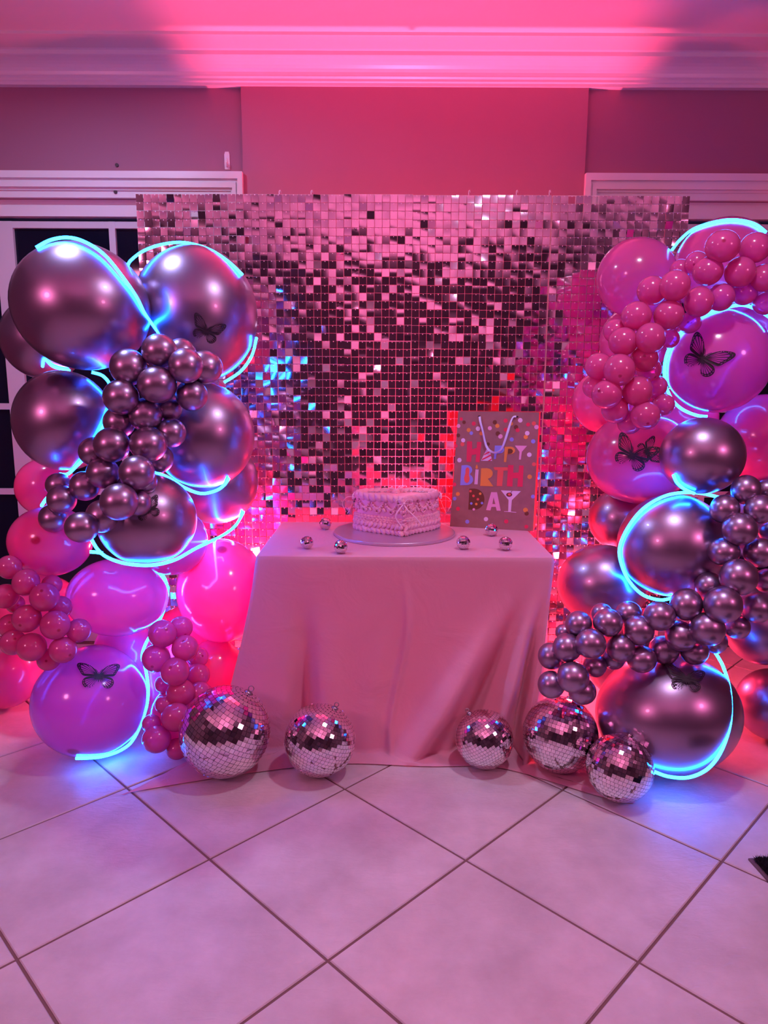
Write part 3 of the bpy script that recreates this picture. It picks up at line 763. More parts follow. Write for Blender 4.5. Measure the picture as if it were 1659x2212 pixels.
for s_ in (0, 1):
    mid = lambda t_2: (fr_(s_, t_2) + bk(s_, t_2)) / 2 + (fd * (-0.012 if s_ == 1 else 0.012)) * (1 - t_2)
    vs_ = []
    for t_2 in (0, 0.25, 0.5, 0.75, 1): vs_ += [fr_(s_, t_2), mid(t_2), bk(s_, t_2)]
    fs = []
    for j in range(4): fs += [(j * 3, j * 3 + 1, j * 3 + 4, j * 3 + 3), (j * 3 + 1, j * 3 + 2, j * 3 + 5, j * 3 + 4)]
    link('side_gusset', mesh('side_gusset', vs_, fs, M['redpaper']), bag)
def crop2st(cx_, cy_):
    s_, t_2 = 0.5, 0.5
    for _ in range(12):
        top = 130 + 20 * s_; hgt = 1790 + 60 * s_
        t_2 = (cy_ - top) / hgt; left = 215 - 130 * t_2; wid = 1265 + 35 * t_2
        s_ = (cx_ - left) / wid
    return s_, t_2
def shape(name, pts, col, off=0.0010, parent=None):
    mat = paint('print_' + '_'.join('%02d' % int(c * 99) for c in col), col)
    vs_ = [fr_(*crop2st(*p), off) for p in pts]; n_ = len(vs_)
    vs_ += [fr_(*crop2st(*p), off - 0.0012) for p in pts]
    me = mesh(name, vs_, [tuple(range(n_))] + [(k, n_ + k, n_ + (k + 1) % n_, (k + 1) % n_) for k in range(n_)], mat)
    bm = bmesh.new(); bm.from_mesh(me); bmesh.ops.triangulate(bm, faces=bm.faces, ngon_method='EAR_CLIP'); bmesh.ops.recalc_face_normals(bm, faces=bm.faces); bm.to_mesh(me); bm.free()
    return link(name, me, bag)
def arcp(cx_, cy_, rx, ry, a0, a1, n_=12):
    return [(cx_ + rx * math.cos(R(a0 + (a1 - a0) * k / n_)), cy_ - ry * math.sin(R(a0 + (a1 - a0) * k / n_))) for k in range(n_ + 1)]
RED = (0.80, 0.03, 0.10); BLU = (0.30, 0.30, 0.85); ORA = (0.85, 0.32, 0.06); PNK = (0.85, 0.38, 0.60); LIL = (0.82, 0.60, 0.80); BRN = (0.16, 0.045, 0.02); CRL = (0.85, 0.12, 0.10)
shape('letter_h', [(360, 590), (440, 592), (440, 712), (515, 690), (520, 598), (588, 600), (560, 912), (495, 905), (508, 790), (436, 800), (425, 905), (352, 905)], RED)
shape('letter_a', [(682, 688), (720, 720), (758, 892), (582, 888)], LIL)
for a in ([(640, 782), (722, 735), (727, 756), (628, 806)], [(602, 858), (735, 790), (741, 812), (592, 884)], [(690, 890), (748, 850), (752, 868), (722, 892)]): shape('hat_stripe', a, RED, 0.0018)
shape('letter_p', [(800, 655)] + [(940, 655)] + arcp(870, 715, 75, 62, 40, -110, 10) + [(828, 780), (815, 862), (785, 862)], BLU)
shape('letter_p', [(955, 675)] + [(1040, 672)] + arcp(1040, 730, 72, 58, 90, -90, 12) + [(992, 786), (975, 912), (940, 908)], ORA)
shape('letter_counter', [(1005, 705)] + arcp(1035, 742, 44, 38, 90, -90, 10) + [(1000, 782)], BRN, 0.0018)
shape('letter_y', [(1108, 655), (1295, 660), (1215, 752), (1200, 872), (1170, 872), (1180, 752)], PNK)
shape('letter_b', [(272, 960)] + [(350, 955)] + arcp(352, 1030, 92, 74, 90, -50, 10) + arcp(352, 1180, 106, 88, 55, -90, 10) + [(250, 1270)], BLU)
shape('letter_counter', arcp(368, 1048, 32, 58, 20, 170, 8) + [(335, 1085)] + arcp(358, 1165, 44, 68, 150, 400, 12), CRL, 0.0018)
shape('letter_i', [(497, 1022), (545, 1025), (527, 1256), (478, 1254)], LIL)
shape('candle_flame', [(517, 945), (533, 980), (530, 1008), (512, 1016), (497, 1002), (500, 975)], ORA)
shape('candle_stripe', [(512, 1024), (525, 1024), (508, 1254), (494, 1254)], PNK, 0.0018)
shape('letter_r', [(585, 1005)] + [(690, 1003)] + arcp(685, 1085, 82, 78, 90, -60, 12) + [(690, 1168), (775, 1287), (570, 1280)], ORA)
shape('letter_t', [(780, 988), (1000, 990), (1000, 1040), (935, 1042), (912, 1284), (828, 1282), (842, 1035), (798, 1032)], CRL)
shape('letter_h', [(1005, 955), (1090, 958), (1082, 1075), (1165, 1072), (1175, 962), (1242, 966), (1225, 1296), (1145, 1292), (1155, 1160), (1078, 1160), (1070, 1290), (985, 1285)], RED)
shape('letter_d', [(398, 1325)] + [(480, 1322)] + arcp(475, 1488, 160, 165, 85, -85, 16) + [(380, 1652)], BRN)
for x, y, c in ((416, 1362, CRL), (570, 1402, ORA), (463, 1437, CRL), (533, 1490, CRL), (428, 1556, BLU), (507, 1566, ORA), (597, 1550, BLU), (467, 1650, PNK)):
    shape('letter_dot', arcp(x, y, 20, 20, 0, 342, 18), c, 0.0018)
shape('letter_a', [(742, 1378), (832, 1380), (888, 1672), (826, 1672), (812, 1612), (745, 1612), (728, 1668), (660, 1662), (700, 1520)], PNK)
shape('letter_counter', [(778, 1462), (805, 1565), (760, 1565)], (0.34, 0.15, 0.14), 0.0018)
shape('letter_y', [(893, 1350), (1200, 1364), (1060, 1506), (1045, 1688), (1128, 1694), (1126, 1702), (938, 1688), (940, 1682), (1003, 1684), (1010, 1502)], LIL)
shape('olive', arcp(1021, 1418, 46, 32, 0, 340, 17), BRN, 0.0018); shape('olive', arcp(1023, 1414, 24, 18, 0, 340, 17), CRL, 0.0026)
shape('olive_pick', [(1062, 1356), (1068, 1358), (1046, 1392), (1040, 1390)], BRN, 0.0026)
for x, y, r_, c in ((310, 300, 28, BRN), (264, 250, 26, RED), (221, 355, 30, PNK), (465, 320, 32, RED), (385, 418, 32, ORA), (427, 465, 28, BLU), (533, 397, 35, LIL), (218, 500, 30, BRN), (297, 575, 33, LIL),
                    (285, 635, 32, CRL), (585, 470, 30, ORA), (720, 390, 32, PNK), (797, 300, 33, BRN), (837, 355, 32, ORA), (965, 275, 32, RED), (968, 413, 32, RED), (845, 472, 35, BRN), (886, 515, 35, PNK),
                    (1050, 320, 30, ORA), (1190, 270, 35, LIL), (1126, 375, 34, BRN), (1150, 420, 32, RED), (1310, 335, 30, RED), (1398, 318, 32, CRL), (1437, 373, 34, PNK), (1297, 467, 35, LIL), (1275, 525, 33, ORA),
                    (1060, 562, 32, BLU), (1387, 592, 33, BLU), (695, 632, 26, BRN), (1328, 797, 35, LIL), (237, 880, 35, LIL), (1398, 945, 30, CRL), (1333, 1140, 35, ORA), (157, 1258, 30, RED), (213, 1408, 32, ORA),
                    (160, 1480, 30, BLU), (215, 1640, 32, RED), (1382, 1450, 30, BLU), (1268, 1662, 36, ORA), (1285, 1718, 33, BRN), (657, 1806, 34, LIL), (362, 1846, 32, BLU), (972, 1843, 33, RED), (1280, 1927, 30, RED), (178, 660, 28, RED), (132, 1035, 24, CRL)):
    shape('confetti_dot', arcp(x, y, r_, r_, 0, 342, 18), c, 0.0007)
for x, y in ((552, 210), (1142, 216)): shape('handle_hole', arcp(x, y, 22, 12, 0, 340, 12), (0.02, 0.01, 0.015), 0.0018)
hp = [(560, 212, 0.004), (575, 290, 0.010), (615, 430, 0.012), (650, 590, 0.012), (690, 690, 0.012), (760, 748, 0.013), (835, 758, 0.013), (905, 710, 0.012), (960, 580, 0.012), (1010, 420, 0.012), (1050, 290, 0.010), (1085, 220, 0.006), (1130, 212, 0.004)]
pts = catmull([fr_(*crop2st(x, y), o_) for x, y, o_ in hp], 6)
mb = MB(); vs_ = []; fs = []
for i, p in enumerate(pts):
    t = (pts[min(i + 1, len(pts) - 1)] - pts[max(i - 1, 0)]).normalized(); a_ = 0.9 * math.sin(i * 0.12); sd = (t.cross(gn)).normalized() * math.cos(a_) + gn * math.sin(a_); nn = t.cross(sd)
    hw = 0.0045
    vs_ += [p - sd * hw - nn * .0005, p + sd * hw - nn * .0005, p + sd * hw + nn * .0005, p - sd * hw + nn * .0005]
for i in range(len(pts) - 1):
    for k in range(4): fs.append((i * 4 + k, i * 4 + (k + 1) % 4, i * 4 + 4 + (k + 1) % 4, i * 4 + 4 + k))
link('ribbon_handle', mesh('ribbon_handle', vs_, fs, M['ribbonwhite']), bag)

# ================================================================== BALLOONS
def balloon_mesh(name, nu, nv, mat):
    vs_, fs = sph(nu, nv)
    def fn(p):
        x, y, z = p
        if z < 0:
            k = -z; taper = 1 - 0.10 * k * k; z = z * (1 + 0.14 * k); x *= taper; y *= taper
        return Vector((x, y, z))
    me = mesh(name, [fn(v) for v in vs_], fs, mat, True); return me
BME = {'C': balloon_mesh('chrome_balloon', 56, 36, M['chrome']), 'P': balloon_mesh('pink_balloon', 56, 36, M['pink']),
       'q': balloon_mesh('small_pink_balloon_plain', 40, 26, M['pinksmallplain']), 'Q': balloon_mesh('pink_balloon_crown', 56, 36, M['pinkspot']), 'c': balloon_mesh('small_chrome_balloon', 40, 26, M['chrome']), 'p': balloon_mesh('small_pink_balloon', 40, 26, M['pinksmall'])}
def knot_me(name, mat):
    mb = MB(); mb.tube([(0, 0, -1.10), (0, 0, -1.18), (0, 0, -1.22), (0, 0, -1.25), (0, 0, -1.28), (0, 0, -1.31)], [0.07, 0.035, 0.05, 0.05, 0.03, 0.075], 10)
    return mesh(name, mb.v, mb.f, mat, True)
KN = {'C': knot_me('knot_chrome', M['knotc']), 'P': knot_me('knot_pink', M['knot'])}
KN['c'] = KN['C']; KN['p'] = KN['P']; KN['Q'] = KN['P']; KN['q'] = KN['P']
B = []   # dicts
def big(key, kind, px, py, rx, ry, z, label, tilt=0, pole=(0.05, -0.25), floor_=False):
    if floor_: z = ball_depth(px, py, ry)
    B.append(dict(key=key, kind=kind, px=px, py=py, rx=rx, ry=ry, r=(rx + ry) / 2, z=z, label=label, tilt=tilt, pole=pole, fixed=floor_, small=False))
# left column
big('L1', 'C', 173, 660, 153, 143, 2.40, 'big chrome mauve balloon at the top left, wrapped by a neon strip', 20)
big('L2', 'C', 420, 677, 137, 150, 2.64, 'big chrome balloon at the top of the left column, nearest the backdrop', 0)
big('L3', 'C', 92, 730, 94, 94, 2.80, 'chrome balloon half hidden behind the top left balloon at the frame edge')
big('L4', 'C', 135, 908, 109, 114, 2.50, 'chrome balloon below the top left one, at the outer side of the column')
big('L5', 'C', 437, 940, 112, 116, 2.64, 'chrome balloon beneath the garland, right side of the left column')
big('L6', 'C', 316, 1122, 108, 102, 2.50, 'lowest chrome balloon of the left column, under the garland end')
big('L7', 'C', 464, 1040, 93, 93, 2.86, 'chrome balloon lit hot pink, behind the neon loop of left column')
big('L8', 'P', 98, 1052, 66, 66, 2.74, 'pink balloon peeking out left of the chrome garland')
big('L9', 'Q', 108, 1169, 92, 80, 2.44, 'purple lit pink balloon under the lower end of the chrome garland', 0, (-0.35, 0.02))
big('L10', 'P', 253, 1290, 110, 87, 2.56, 'pink balloon with a neon strip round its right side, mid left column')
big('L11', 'Q', 478, 1274, 98, 118, 2.86, 'hot pink glowing balloon beside the left side of the table', 0, (-0.02, 0.78))
big('L12', 'P', 372, 1168, 76, 76, 2.84, 'hot pink balloon hidden behind the lowest chrome balloon')
big('L13', 'Q', 193, 1518, 128, 119, 2.54, 'large pink balloon on the floor with a butterfly and neon strip', 0, (-0.2, -0.86), True)
big('L14', 'P', 8, 1452, 85, 85, 2.54, 'pink balloon on the floor cut off by the left frame edge', 0, (0.0, -0.25), True)
big('L15', 'P', 408, 1392, 88, 88, 2.86, 'hot pink balloon behind the small pink cluster beside the table')
big('L16', 'P', 268, 1402, 66, 66, 2.80, 'pink balloon between the neon wrapped balloon and the floor balloon')
big('L17', 'P', 402, 1545, 80, 80, 2.80, 'hot pink balloon on the floor behind the largest disco ball', 0, (0.05, -0.25), True)
# right column
big('R1', 'P', 1376, 598, 89, 88, 2.74, 'plain pink balloon at the upper left of the right column')
big('R2', 'P', 1566, 577, 114, 114, 2.88, 'topmost pink balloon of the right column with a neon arc over it')
big('R3', 'P', 1553, 779, 117, 118, 2.58, 'large violet lit pink balloon with butterfly, ringed by neon strip')
big('R4', 'P', 1372, 735, 78, 78, 2.86, 'pink balloon behind the upper part of the small pink garland')
big('R5', 'P', 1306, 867, 70, 70, 2.88, 'hot pink balloon between sequin wall and the pink garland end')
big('R6', 'P', 1385, 988, 117, 103, 2.66, 'pink balloon carrying two butterflies, right column')
big('R7', 'C', 1518, 984, 92, 87, 2.46, 'chrome balloon below the violet balloon, above the chrome garland')
big('R8', 'C', 1455, 1178, 120, 116, 2.52, 'chrome balloon framed by a neon ring, middle of the right column')
big('R9', 'C', 1340, 1122, 68, 68, 2.86, 'chrome balloon hidden behind the two butterfly balloon')
big('R10', 'C', 1302, 1262, 98, 88, 2.66, 'chrome balloon beside the right side of the table')
big('R11', 'C', 1445, 1543, 160, 137, 2.42, 'large chrome balloon on the floor with butterfly and neon strip', -4, (0.05, -0.25), True)
big('R12', 'C', 1648, 1358, 84, 84, 2.60, 'chrome balloon cut by the right frame edge under the garland')
big('R13', 'C', 1672, 1522, 84, 84, 2.60, 'dark chrome balloon on the floor at the right frame edge', 0, (0.0, -0.25), True)
big('R14', 'P', 1652, 948, 104, 104, 2.80, 'violet lit pink balloon at the right frame edge behind the chrome one')
big('R15', 'C', 1348, 1428, 84, 84, 2.78, 'chrome balloon hidden behind the low end of the right chrome garland')
big('R16', 'C', 1572, 1290, 92, 92, 2.86, 'chrome balloon hidden behind the middle of the right chrome garland')
big('R17', 'C', 1632, 1130, 92, 92, 2.84, 'chrome balloon behind the upper end of the right chrome garland')
big('R18', 'P', 1652, 700, 98, 98, 2.92, 'violet lit pink balloon at right frame edge behind the butterfly balloon')
big('R19', 'P', 1478, 905, 74, 74, 2.92, 'pink balloon in the gap above the upper chrome balloon, right column')
big('L18', 'P', 88, 1328, 92, 92, 2.78, 'pink balloon behind the small pink cluster at the left frame edge')
big('L19', 'P', 340, 1482, 84, 84, 2.84, 'pink balloon behind the lower part of the cluster left of table')
big('L20', 'P', 462, 1446, 66, 66, 2.74, 'hot pink balloon wedged between the cloth and the small pink cluster')
S = {}
S['a'] = ('c', 'left', 2.28, [(344, 758, 36), (391, 765, 32), (401, 790, 36), (443, 793, 35), (277, 793, 38), (339, 831, 40), (414, 854, 33), (261, 858, 38), (314, 896, 35), (362, 882, 30), (257, 912, 33), (370, 935, 31), (241, 961, 37),
     (320, 960, 38), (202, 976, 31), (222, 1022, 34), (295, 1021, 37), (346, 991, 28), (310, 1040, 28), (183, 1050, 32), (126, 1048, 27), (133, 1079, 31), (257, 1084, 40), (299, 1087, 27), (115, 1120, 30), (220, 1115, 34), (176, 1139, 34)])
S['b'] = ('p', 'far left', 2.26, [(20, 1225, 26), (56, 1258, 29), (112, 1263, 21), (12, 1288, 27), (33, 1305, 20), (96, 1290, 31), (130, 1312, 24), (58, 1336, 31), (119, 1350, 31), (170, 1362, 26), (22, 1352, 25), (68, 1398, 31), (136, 1404, 29), (105, 1425, 24), (28, 1388, 28)])
S['d'] = ('p', 'inner left', 2.44, [(351, 1369, 29), (391, 1356, 24), (400, 1400, 28), (337, 1422, 30), (427, 1420, 22), (378, 1451, 30), (428, 1458, 24), (356, 1478, 21), (390, 1496, 29), (432, 1495, 22), (356, 1522, 20), (380, 1549, 31), (327, 1563, 20), (338, 1597, 30), (382, 1618, 23)])
S['e'] = ('p', 'right', 2.34, [(1561, 532, 36), (1631, 535, 33), (1505, 568, 25), (1529, 586, 32), (1599, 588, 33), (1652, 600, 31), (1470, 583, 23), (1409, 628, 31), (1458, 617, 33), (1510, 652, 32), (1557, 642, 30), (1608, 632, 27), (1375, 683, 32), (1445, 681, 32),
     (1652, 655, 26), (1490, 697, 24), (1330, 715, 26), (1346, 738, 31), (1405, 730, 32), (1446, 731, 21), (1294, 791, 29), (1338, 799, 33), (1392, 775, 29), (1402, 798, 26), (1284, 836, 24), (1311, 852, 31), (1377, 845, 31), (1416, 836, 24), (1329, 885, 28), (1394, 897, 30), (1434, 874, 23), (1360, 912, 25)])
S['f'] = ('c', 'right', 2.28, [(1612, 1058, 32), (1566, 1100, 31), (1656, 1060, 26), (1642, 1100, 33), (1598, 1143, 35), (1564, 1192, 32), (1642, 1194, 33), (1664, 1150, 24), (1596, 1247, 39), (1532, 1266, 29), (1658, 1255, 28), (1562, 1307, 39), (1635, 1314, 32), (1483, 1306, 34),
     (1425, 1331, 32), (1528, 1359, 36), (1592, 1354, 27), (1471, 1374, 32), (1380, 1362, 31), (1358, 1325, 27), (1313, 1345, 31), (1300, 1326, 23), (1250, 1348, 28), (1276, 1391, 31), (1340, 1400, 30), (1435, 1404, 31), (1386, 1424, 30), (1225, 1399, 30), (1326, 1421, 25),
     (1500, 1408, 29), (1545, 1386, 26), (1192, 1417, 28), (1285, 1438, 25), (1238, 1463, 34), (1191, 1479, 28), (1258, 1493, 28), (1218, 1366, 18)])
DESC = {'a': 'small mauve chrome balloon, %s from the top in the left chrome garland', 'b': 'small pink balloon, %s from the top of the cluster at the left frame edge',
        'd': 'small pink balloon, %s from the top of the cluster left of the table', 'e': 'small pink balloon, %s from the top in the right pink garland', 'f': 'small mauve chrome balloon, %s from the top in the right chrome garland'}
GRP = {'a': 'small chrome balloons of the left garland', 'b': 'small pink balloons at the left frame edge', 'd': 'small pink balloons left of the table', 'e': 'small pink balloons of the right garland', 'f': 'small chrome balloons of the right garland'}
for k, (kind, where, z0, lst) in S.items():
    order = sorted(range(len(lst)), key=lambda i: lst[i][1])
    for rank, i in enumerate(order):
        px, py, r_ = lst[i]
        w_ = ORD[rank] if rank else 'first'
        kd = 'q' if kind == 'p' and random.random() < 0.68 else kind
        B.append(dict(key=k, kind=kd, px=px, py=py, rx=r_, ry=r_, r=r_, z=z0 + (34 - r_) * 0.009, label=DESC[k] % w_, tilt=0, pole=(random.uniform(-.55, .55), random.uniform(-.7, .5)), fixed=False, small=True, grp=GRP[k]))
for b_ in B:      # a sphere away from the lens axis looks stretched outwards: correct its size and centre for that
    ca = F / math.sqrt(F * F + (b_['px'] - CX) ** 2 + (b_['py'] - CY) ** 2)
    k_ = ca ** 0.6 * (1.07 if b_['small'] else 1.0); b_['rx'] *= k_; b_['ry'] *= k_; b_['r'] *= k_
    q_ = (b_['r'] / F * ca) ** 2
    b_['px'] -= (b_['px'] - CX) * q_; b_['py'] -= (b_['py'] - CY) * q_
# settle the balloons against each other along their own depth so that they touch without swallowing one another
NBL = len(B)
def cen(b_): return PZ(b_['px'], b_['py'], b_['z'])
for it in range(260):
    cs = [cen(b_) for b_ in B]; rs = [b_['r'] * b_['z'] / F for b_ in B]; mv = [0.0] * NBL
    for i in range(NBL):
        for j in range(i + 1, NBL):
            dv = cs[i] - cs[j]; need = (rs[i] + rs[j]) * (0.84 if B[i]['small'] and B[j]['small'] else 0.92)
            if abs(dv.y) > need or abs(dv.x) > need: continue
            d = dv.length
            if d >= need: continue
            lat2 = dv.x ** 2 + dv.z ** 2
            want = math.sqrt(max(0, need * need - lat2)); cur = abs(dv.y); push = (want - cur) * 0.35
            a, b_ = (i, j) if B[i]['z'] < B[j]['z'] else (j, i)       # a is nearer
            if B[i]['small'] != B[j]['small']:                        # garlands hang in front of the big balloons
                a, b_ = (i, j) if B[i]['small'] else (j, i)
                push = (want + (B[a]['z'] - B[b_]['z'])) * 0.35
            wa = 0.0 if B[a]['fixed'] else (1.0 if B[a]['small'] else 0.35); wb = 0.0 if B[b_]['fixed'] else (1.0 if B[b_]['small'] else 0.35)
            if wa + wb == 0: continue
            if B[a]['small'] and not B[b_]['small']: wb = 0
            mv[a] -= push * wa / (wa + wb); mv[b_] += push * wb / (wa + wb)
    for i, b_ in enumerate(B):
        if b_['fixed']: continue
        b_['z'] += max(-0.02, min(0.02, mv[i]))
        hi = 3.02 if not b_['small'] else 2.95
        zf = ball_depth(b_['px'], b_['py'], b_['r'] + 1)
        b_['z'] = min(b_['z'], hi - b_['r'] * 3.0 / F * 0.9, zf); b_['z'] = max(b_['z'], 1.95)
BY = {}
for b_ in B:
    c = cen(b_); z = b_['z']; Rx, Ry = b_['rx'] * z / F, b_['ry'] * z / F
    d = (c - CAMP).normalized(); xr = _r - d * _r.dot(d); xr.normalize(); yu = xr.cross(d)     # view-facing frame
    if yu.dot(_u) < 0: yu = -yu
    ox, oy = b_['pole']
    if b_['small']:
        zax = (xr * ox + yu * oy - d * math.sqrt(max(0.05, 1 - ox * ox - oy * oy))).normalized()
        xax = (xr - zax * xr.dot(zax)).normalized(); yax = zax.cross(xax); sc_ = (Rx * random.uniform(.97, 1.03), Rx * random.uniform(.95, 1.03), Rx * random.uniform(0.98, 1.06))
    else:
        zax = (xr * ox + yu * oy - d * math.sqrt(max(0.05, 1 - ox * ox - oy * oy))).normalized()
        a = R(-b_['tilt']); x2 = xr * math.cos(a) + yu * math.sin(a); xax = (x2 - zax * x2.dot(zax)).normalized(); yax = zax.cross(xax)
        sc_ = (Rx, Ry, (Rx + Ry) / 2)
    m4 = Matrix.Translation(c) @ Matrix((xax, yax, zax)).transposed().to_4x4() @ Matrix.Diagonal((*sc_, 1))
    nm = 'chrome_balloon' if b_['kind'] in 'Cc' else 'pink_balloon'
    o = link(nm, BME[b_['kind']], None, m4); tag(o, b_['label'], 'balloon', b_.get('grp'))
    link('knot', KN[b_['kind']], o)
    b_['c'] = c; b_['R'] = (Rx + Ry) / 2
    if not b_['small']: BY[b_['key']] = b_

# ================================================================== NEON LED STRIPS
def on_balloons(px, py, keys, lift=0.006):
    d = ray(px, py); dn = d.normalized(); best = None; near = None
    for k in keys:
        c, r_ = BY[k]['c'], BY[k]['R'] + lift
        oc = CAMP - c; bq = oc.dot(dn); cq = oc.dot(oc) - r_ * r_; disc_ = bq * bq - cq
        tca = -bq; miss = math.sqrt(max(0, oc.dot(oc) - bq * bq)) - r_
        if disc_ > 0:
            t = tca - math.sqrt(disc_)
            if best is None or t < best: best = t
        if near is None or miss < near[0]: near = (miss, tca)
    t = best if best is not None else near[1]
    return CAMP + dn * t
def strip(pts, keys, label, rad=0.0053, floor_clamp=True):
    P2 = catmull([(x, y, 0) for x, y in pts], 6)
    P3 = [on_balloons(p.x, p.y, keys) for p in P2]
    ts = [(p - CAMP).length for p in P3]
    for _ in range(3):        # even out jumps in distance where the strip leaves a balloon
        ts = [ts[0]] + [(ts[i - 1] + 2 * ts[i] + ts[i + 1]) / 4 for i in range(1, len(ts) - 1)] + [ts[-1]]
    P3 = [CAMP + (p - CAMP).normalized() * t for p, t in zip(P3, ts)]
    P3 = [Vector((p.x, p.y, max(p.z, rad + 0.001))) for p in P3]
    c0 = sum(P3, Vector()) / len(P3)
    mb = MB(); mb.tube([p - c0 for p in P3], rad, 8)
    o = mb.build('neon_strip', M['led'], None, True, c0); tag(o, label, 'neon strip', 'blue neon strips on the balloons'); return o
strip([(78, 535), (108, 519), (145, 513), (182, 522), (224, 549), (262, 594), (294, 640), (312, 676), (330, 702), (346, 724)], ['L1'], 'blue neon strip arching over the top left chrome balloon')
strip([(276, 574), (283, 562), (310, 542), (350, 528), (398, 524), (450, 538), (492, 564), (524, 594)], ['L2'], 'blue neon strip arching over the second top chrome balloon, left column')
strip([(554, 730), (544, 768), (520, 802), (484, 826)], ['L2'], 'short blue neon strip under the right side of the second top balloon')
strip([(92, 792), (96, 776), (112, 790), (128, 796), (150, 800)], ['L3'], 'short blue neon strip in the gap below the top left balloon')
strip([(198, 804), (222, 812), (238, 832), (242, 860), (236, 892), (214, 938), (186, 984), (164, 1008), (146, 1024), (128, 1024)], ['L4'], 'blue neon strip down the right side of the outer chrome balloon')
strip([(330, 1018), (362, 1031), (398, 1053), (434, 1066), (466, 1060), (484, 1048), (494, 1034)], ['L5'], 'blue neon strip looping under the right chrome balloon of left column')
strip([(198, 1166), (212, 1188), (232, 1204), (270, 1217), (325, 1221), (376, 1210), (424, 1184), (478, 1158), (508, 1136), (526, 1106)], ['L6', 'L7'], 'blue neon strip under the lowest chrome balloon, left column')
strip([(194, 1192), (208, 1193), (222, 1195)], ['L6'], 'tiny blue neon strip end beside the purple lit balloon')
strip([(90, 1092), (98, 1080), (105, 1072)], ['L9'], 'tiny blue neon strip piece left of the chrome garland end')
strip([(334, 1222), (352, 1243), (361, 1265), (362, 1285), (354, 1318), (337, 1354), (316, 1388), (307, 1418), (315, 1447), (320, 1490), (314, 1535), (290, 1594), (262, 1620), (217, 1635), (164, 1638)], ['L10', 'L13'], 'long blue neon strip winding down the pink balloons to the floor')
strip([(1451, 541), (1469, 518), (1498, 495), (1542, 480), (1585, 475), (1628, 483), (1655, 502)], ['R2'], 'blue neon strip arching over the topmost pink balloon, right column')
strip([(1680, 700), (1659, 683), (1631, 667), (1604, 659), (1570, 664), (1530, 676), (1494, 696), (1466, 724), (1446, 752), (1436, 787), (1437, 825), (1449, 859), (1472, 883), (1504, 897), (1528, 900)], ['R3'], 'blue neon strip ringing the violet lit butterfly balloon')
strip([(1558, 1076), (1518, 1066), (1477, 1064), (1432, 1073), (1387, 1101), (1354, 1144), (1338, 1186), (1344, 1224), (1361, 1258), (1389, 1285), (1425, 1296), (1450, 1292)], ['R8'], 'blue neon strip ringing the middle chrome balloon, right column')
strip([(1455, 1026), (1462, 1042), (1478, 1056), (1500, 1066)], ['R7'], 'short blue neon strip under the upper chrome balloon, right column')
strip([(1538, 1400), (1559, 1433), (1573, 1474), (1579, 1515), (1577, 1563), (1563, 1611), (1543, 1646), (1518, 1668), (1483, 1680), (1442, 1677), (1409, 1665)], ['R11'], 'blue neon strip curving round the large chrome floor balloon')

# unseen strips added behind two of the big balloons as blue backlight
def backlight_strip(key, pts, label):
    b_ = BY[key]; c, r_ = b_['c'], b_['R']; d = (c - CAMP).normalized(); xr = (_r - d * _r.dot(d)).normalized(); yu = -d.cross(xr) if d.cross(xr).dot(_u) < 0 else d.cross(xr)
    P3 = []
    for x, y in catmull2(pts):
        q = max(0.0, 1 - x * x - y * y); P3.append(c + (xr * x + yu * y + d * math.sqrt(q)) * (r_ * 1.16 + 0.012))
    P3 = [Vector((p.x, p.y, max(p.z, 0.008))) for p in P3]; c0 = sum(P3, Vector()) / len(P3)
    mb = MB(); mb.tube([p - c0 for p in P3], 0.0053, 8)
    tag(mb.build('neon_strip', M['led'], None, True, c0), label, 'neon strip', 'blue neon strips on the balloons')
def catmull2(pts): return [(p.x, p.y) for p in catmull([(x, y, 0) for x, y in pts], 8)]
backlight_strip('R3', [(0.75, 0.5), (0.45, 0.2), (0.2, -0.1), (0.05, -0.45), (-0.1, -0.75)], 'unseen blue neon strip added behind the violet lit butterfly balloon')
backlight_strip('L13', [(0.45, 0.75), (0.2, 0.35), (0.0, 0.0), (-0.1, -0.35)], 'unseen blue neon strip added behind the pink floor balloon on the left')

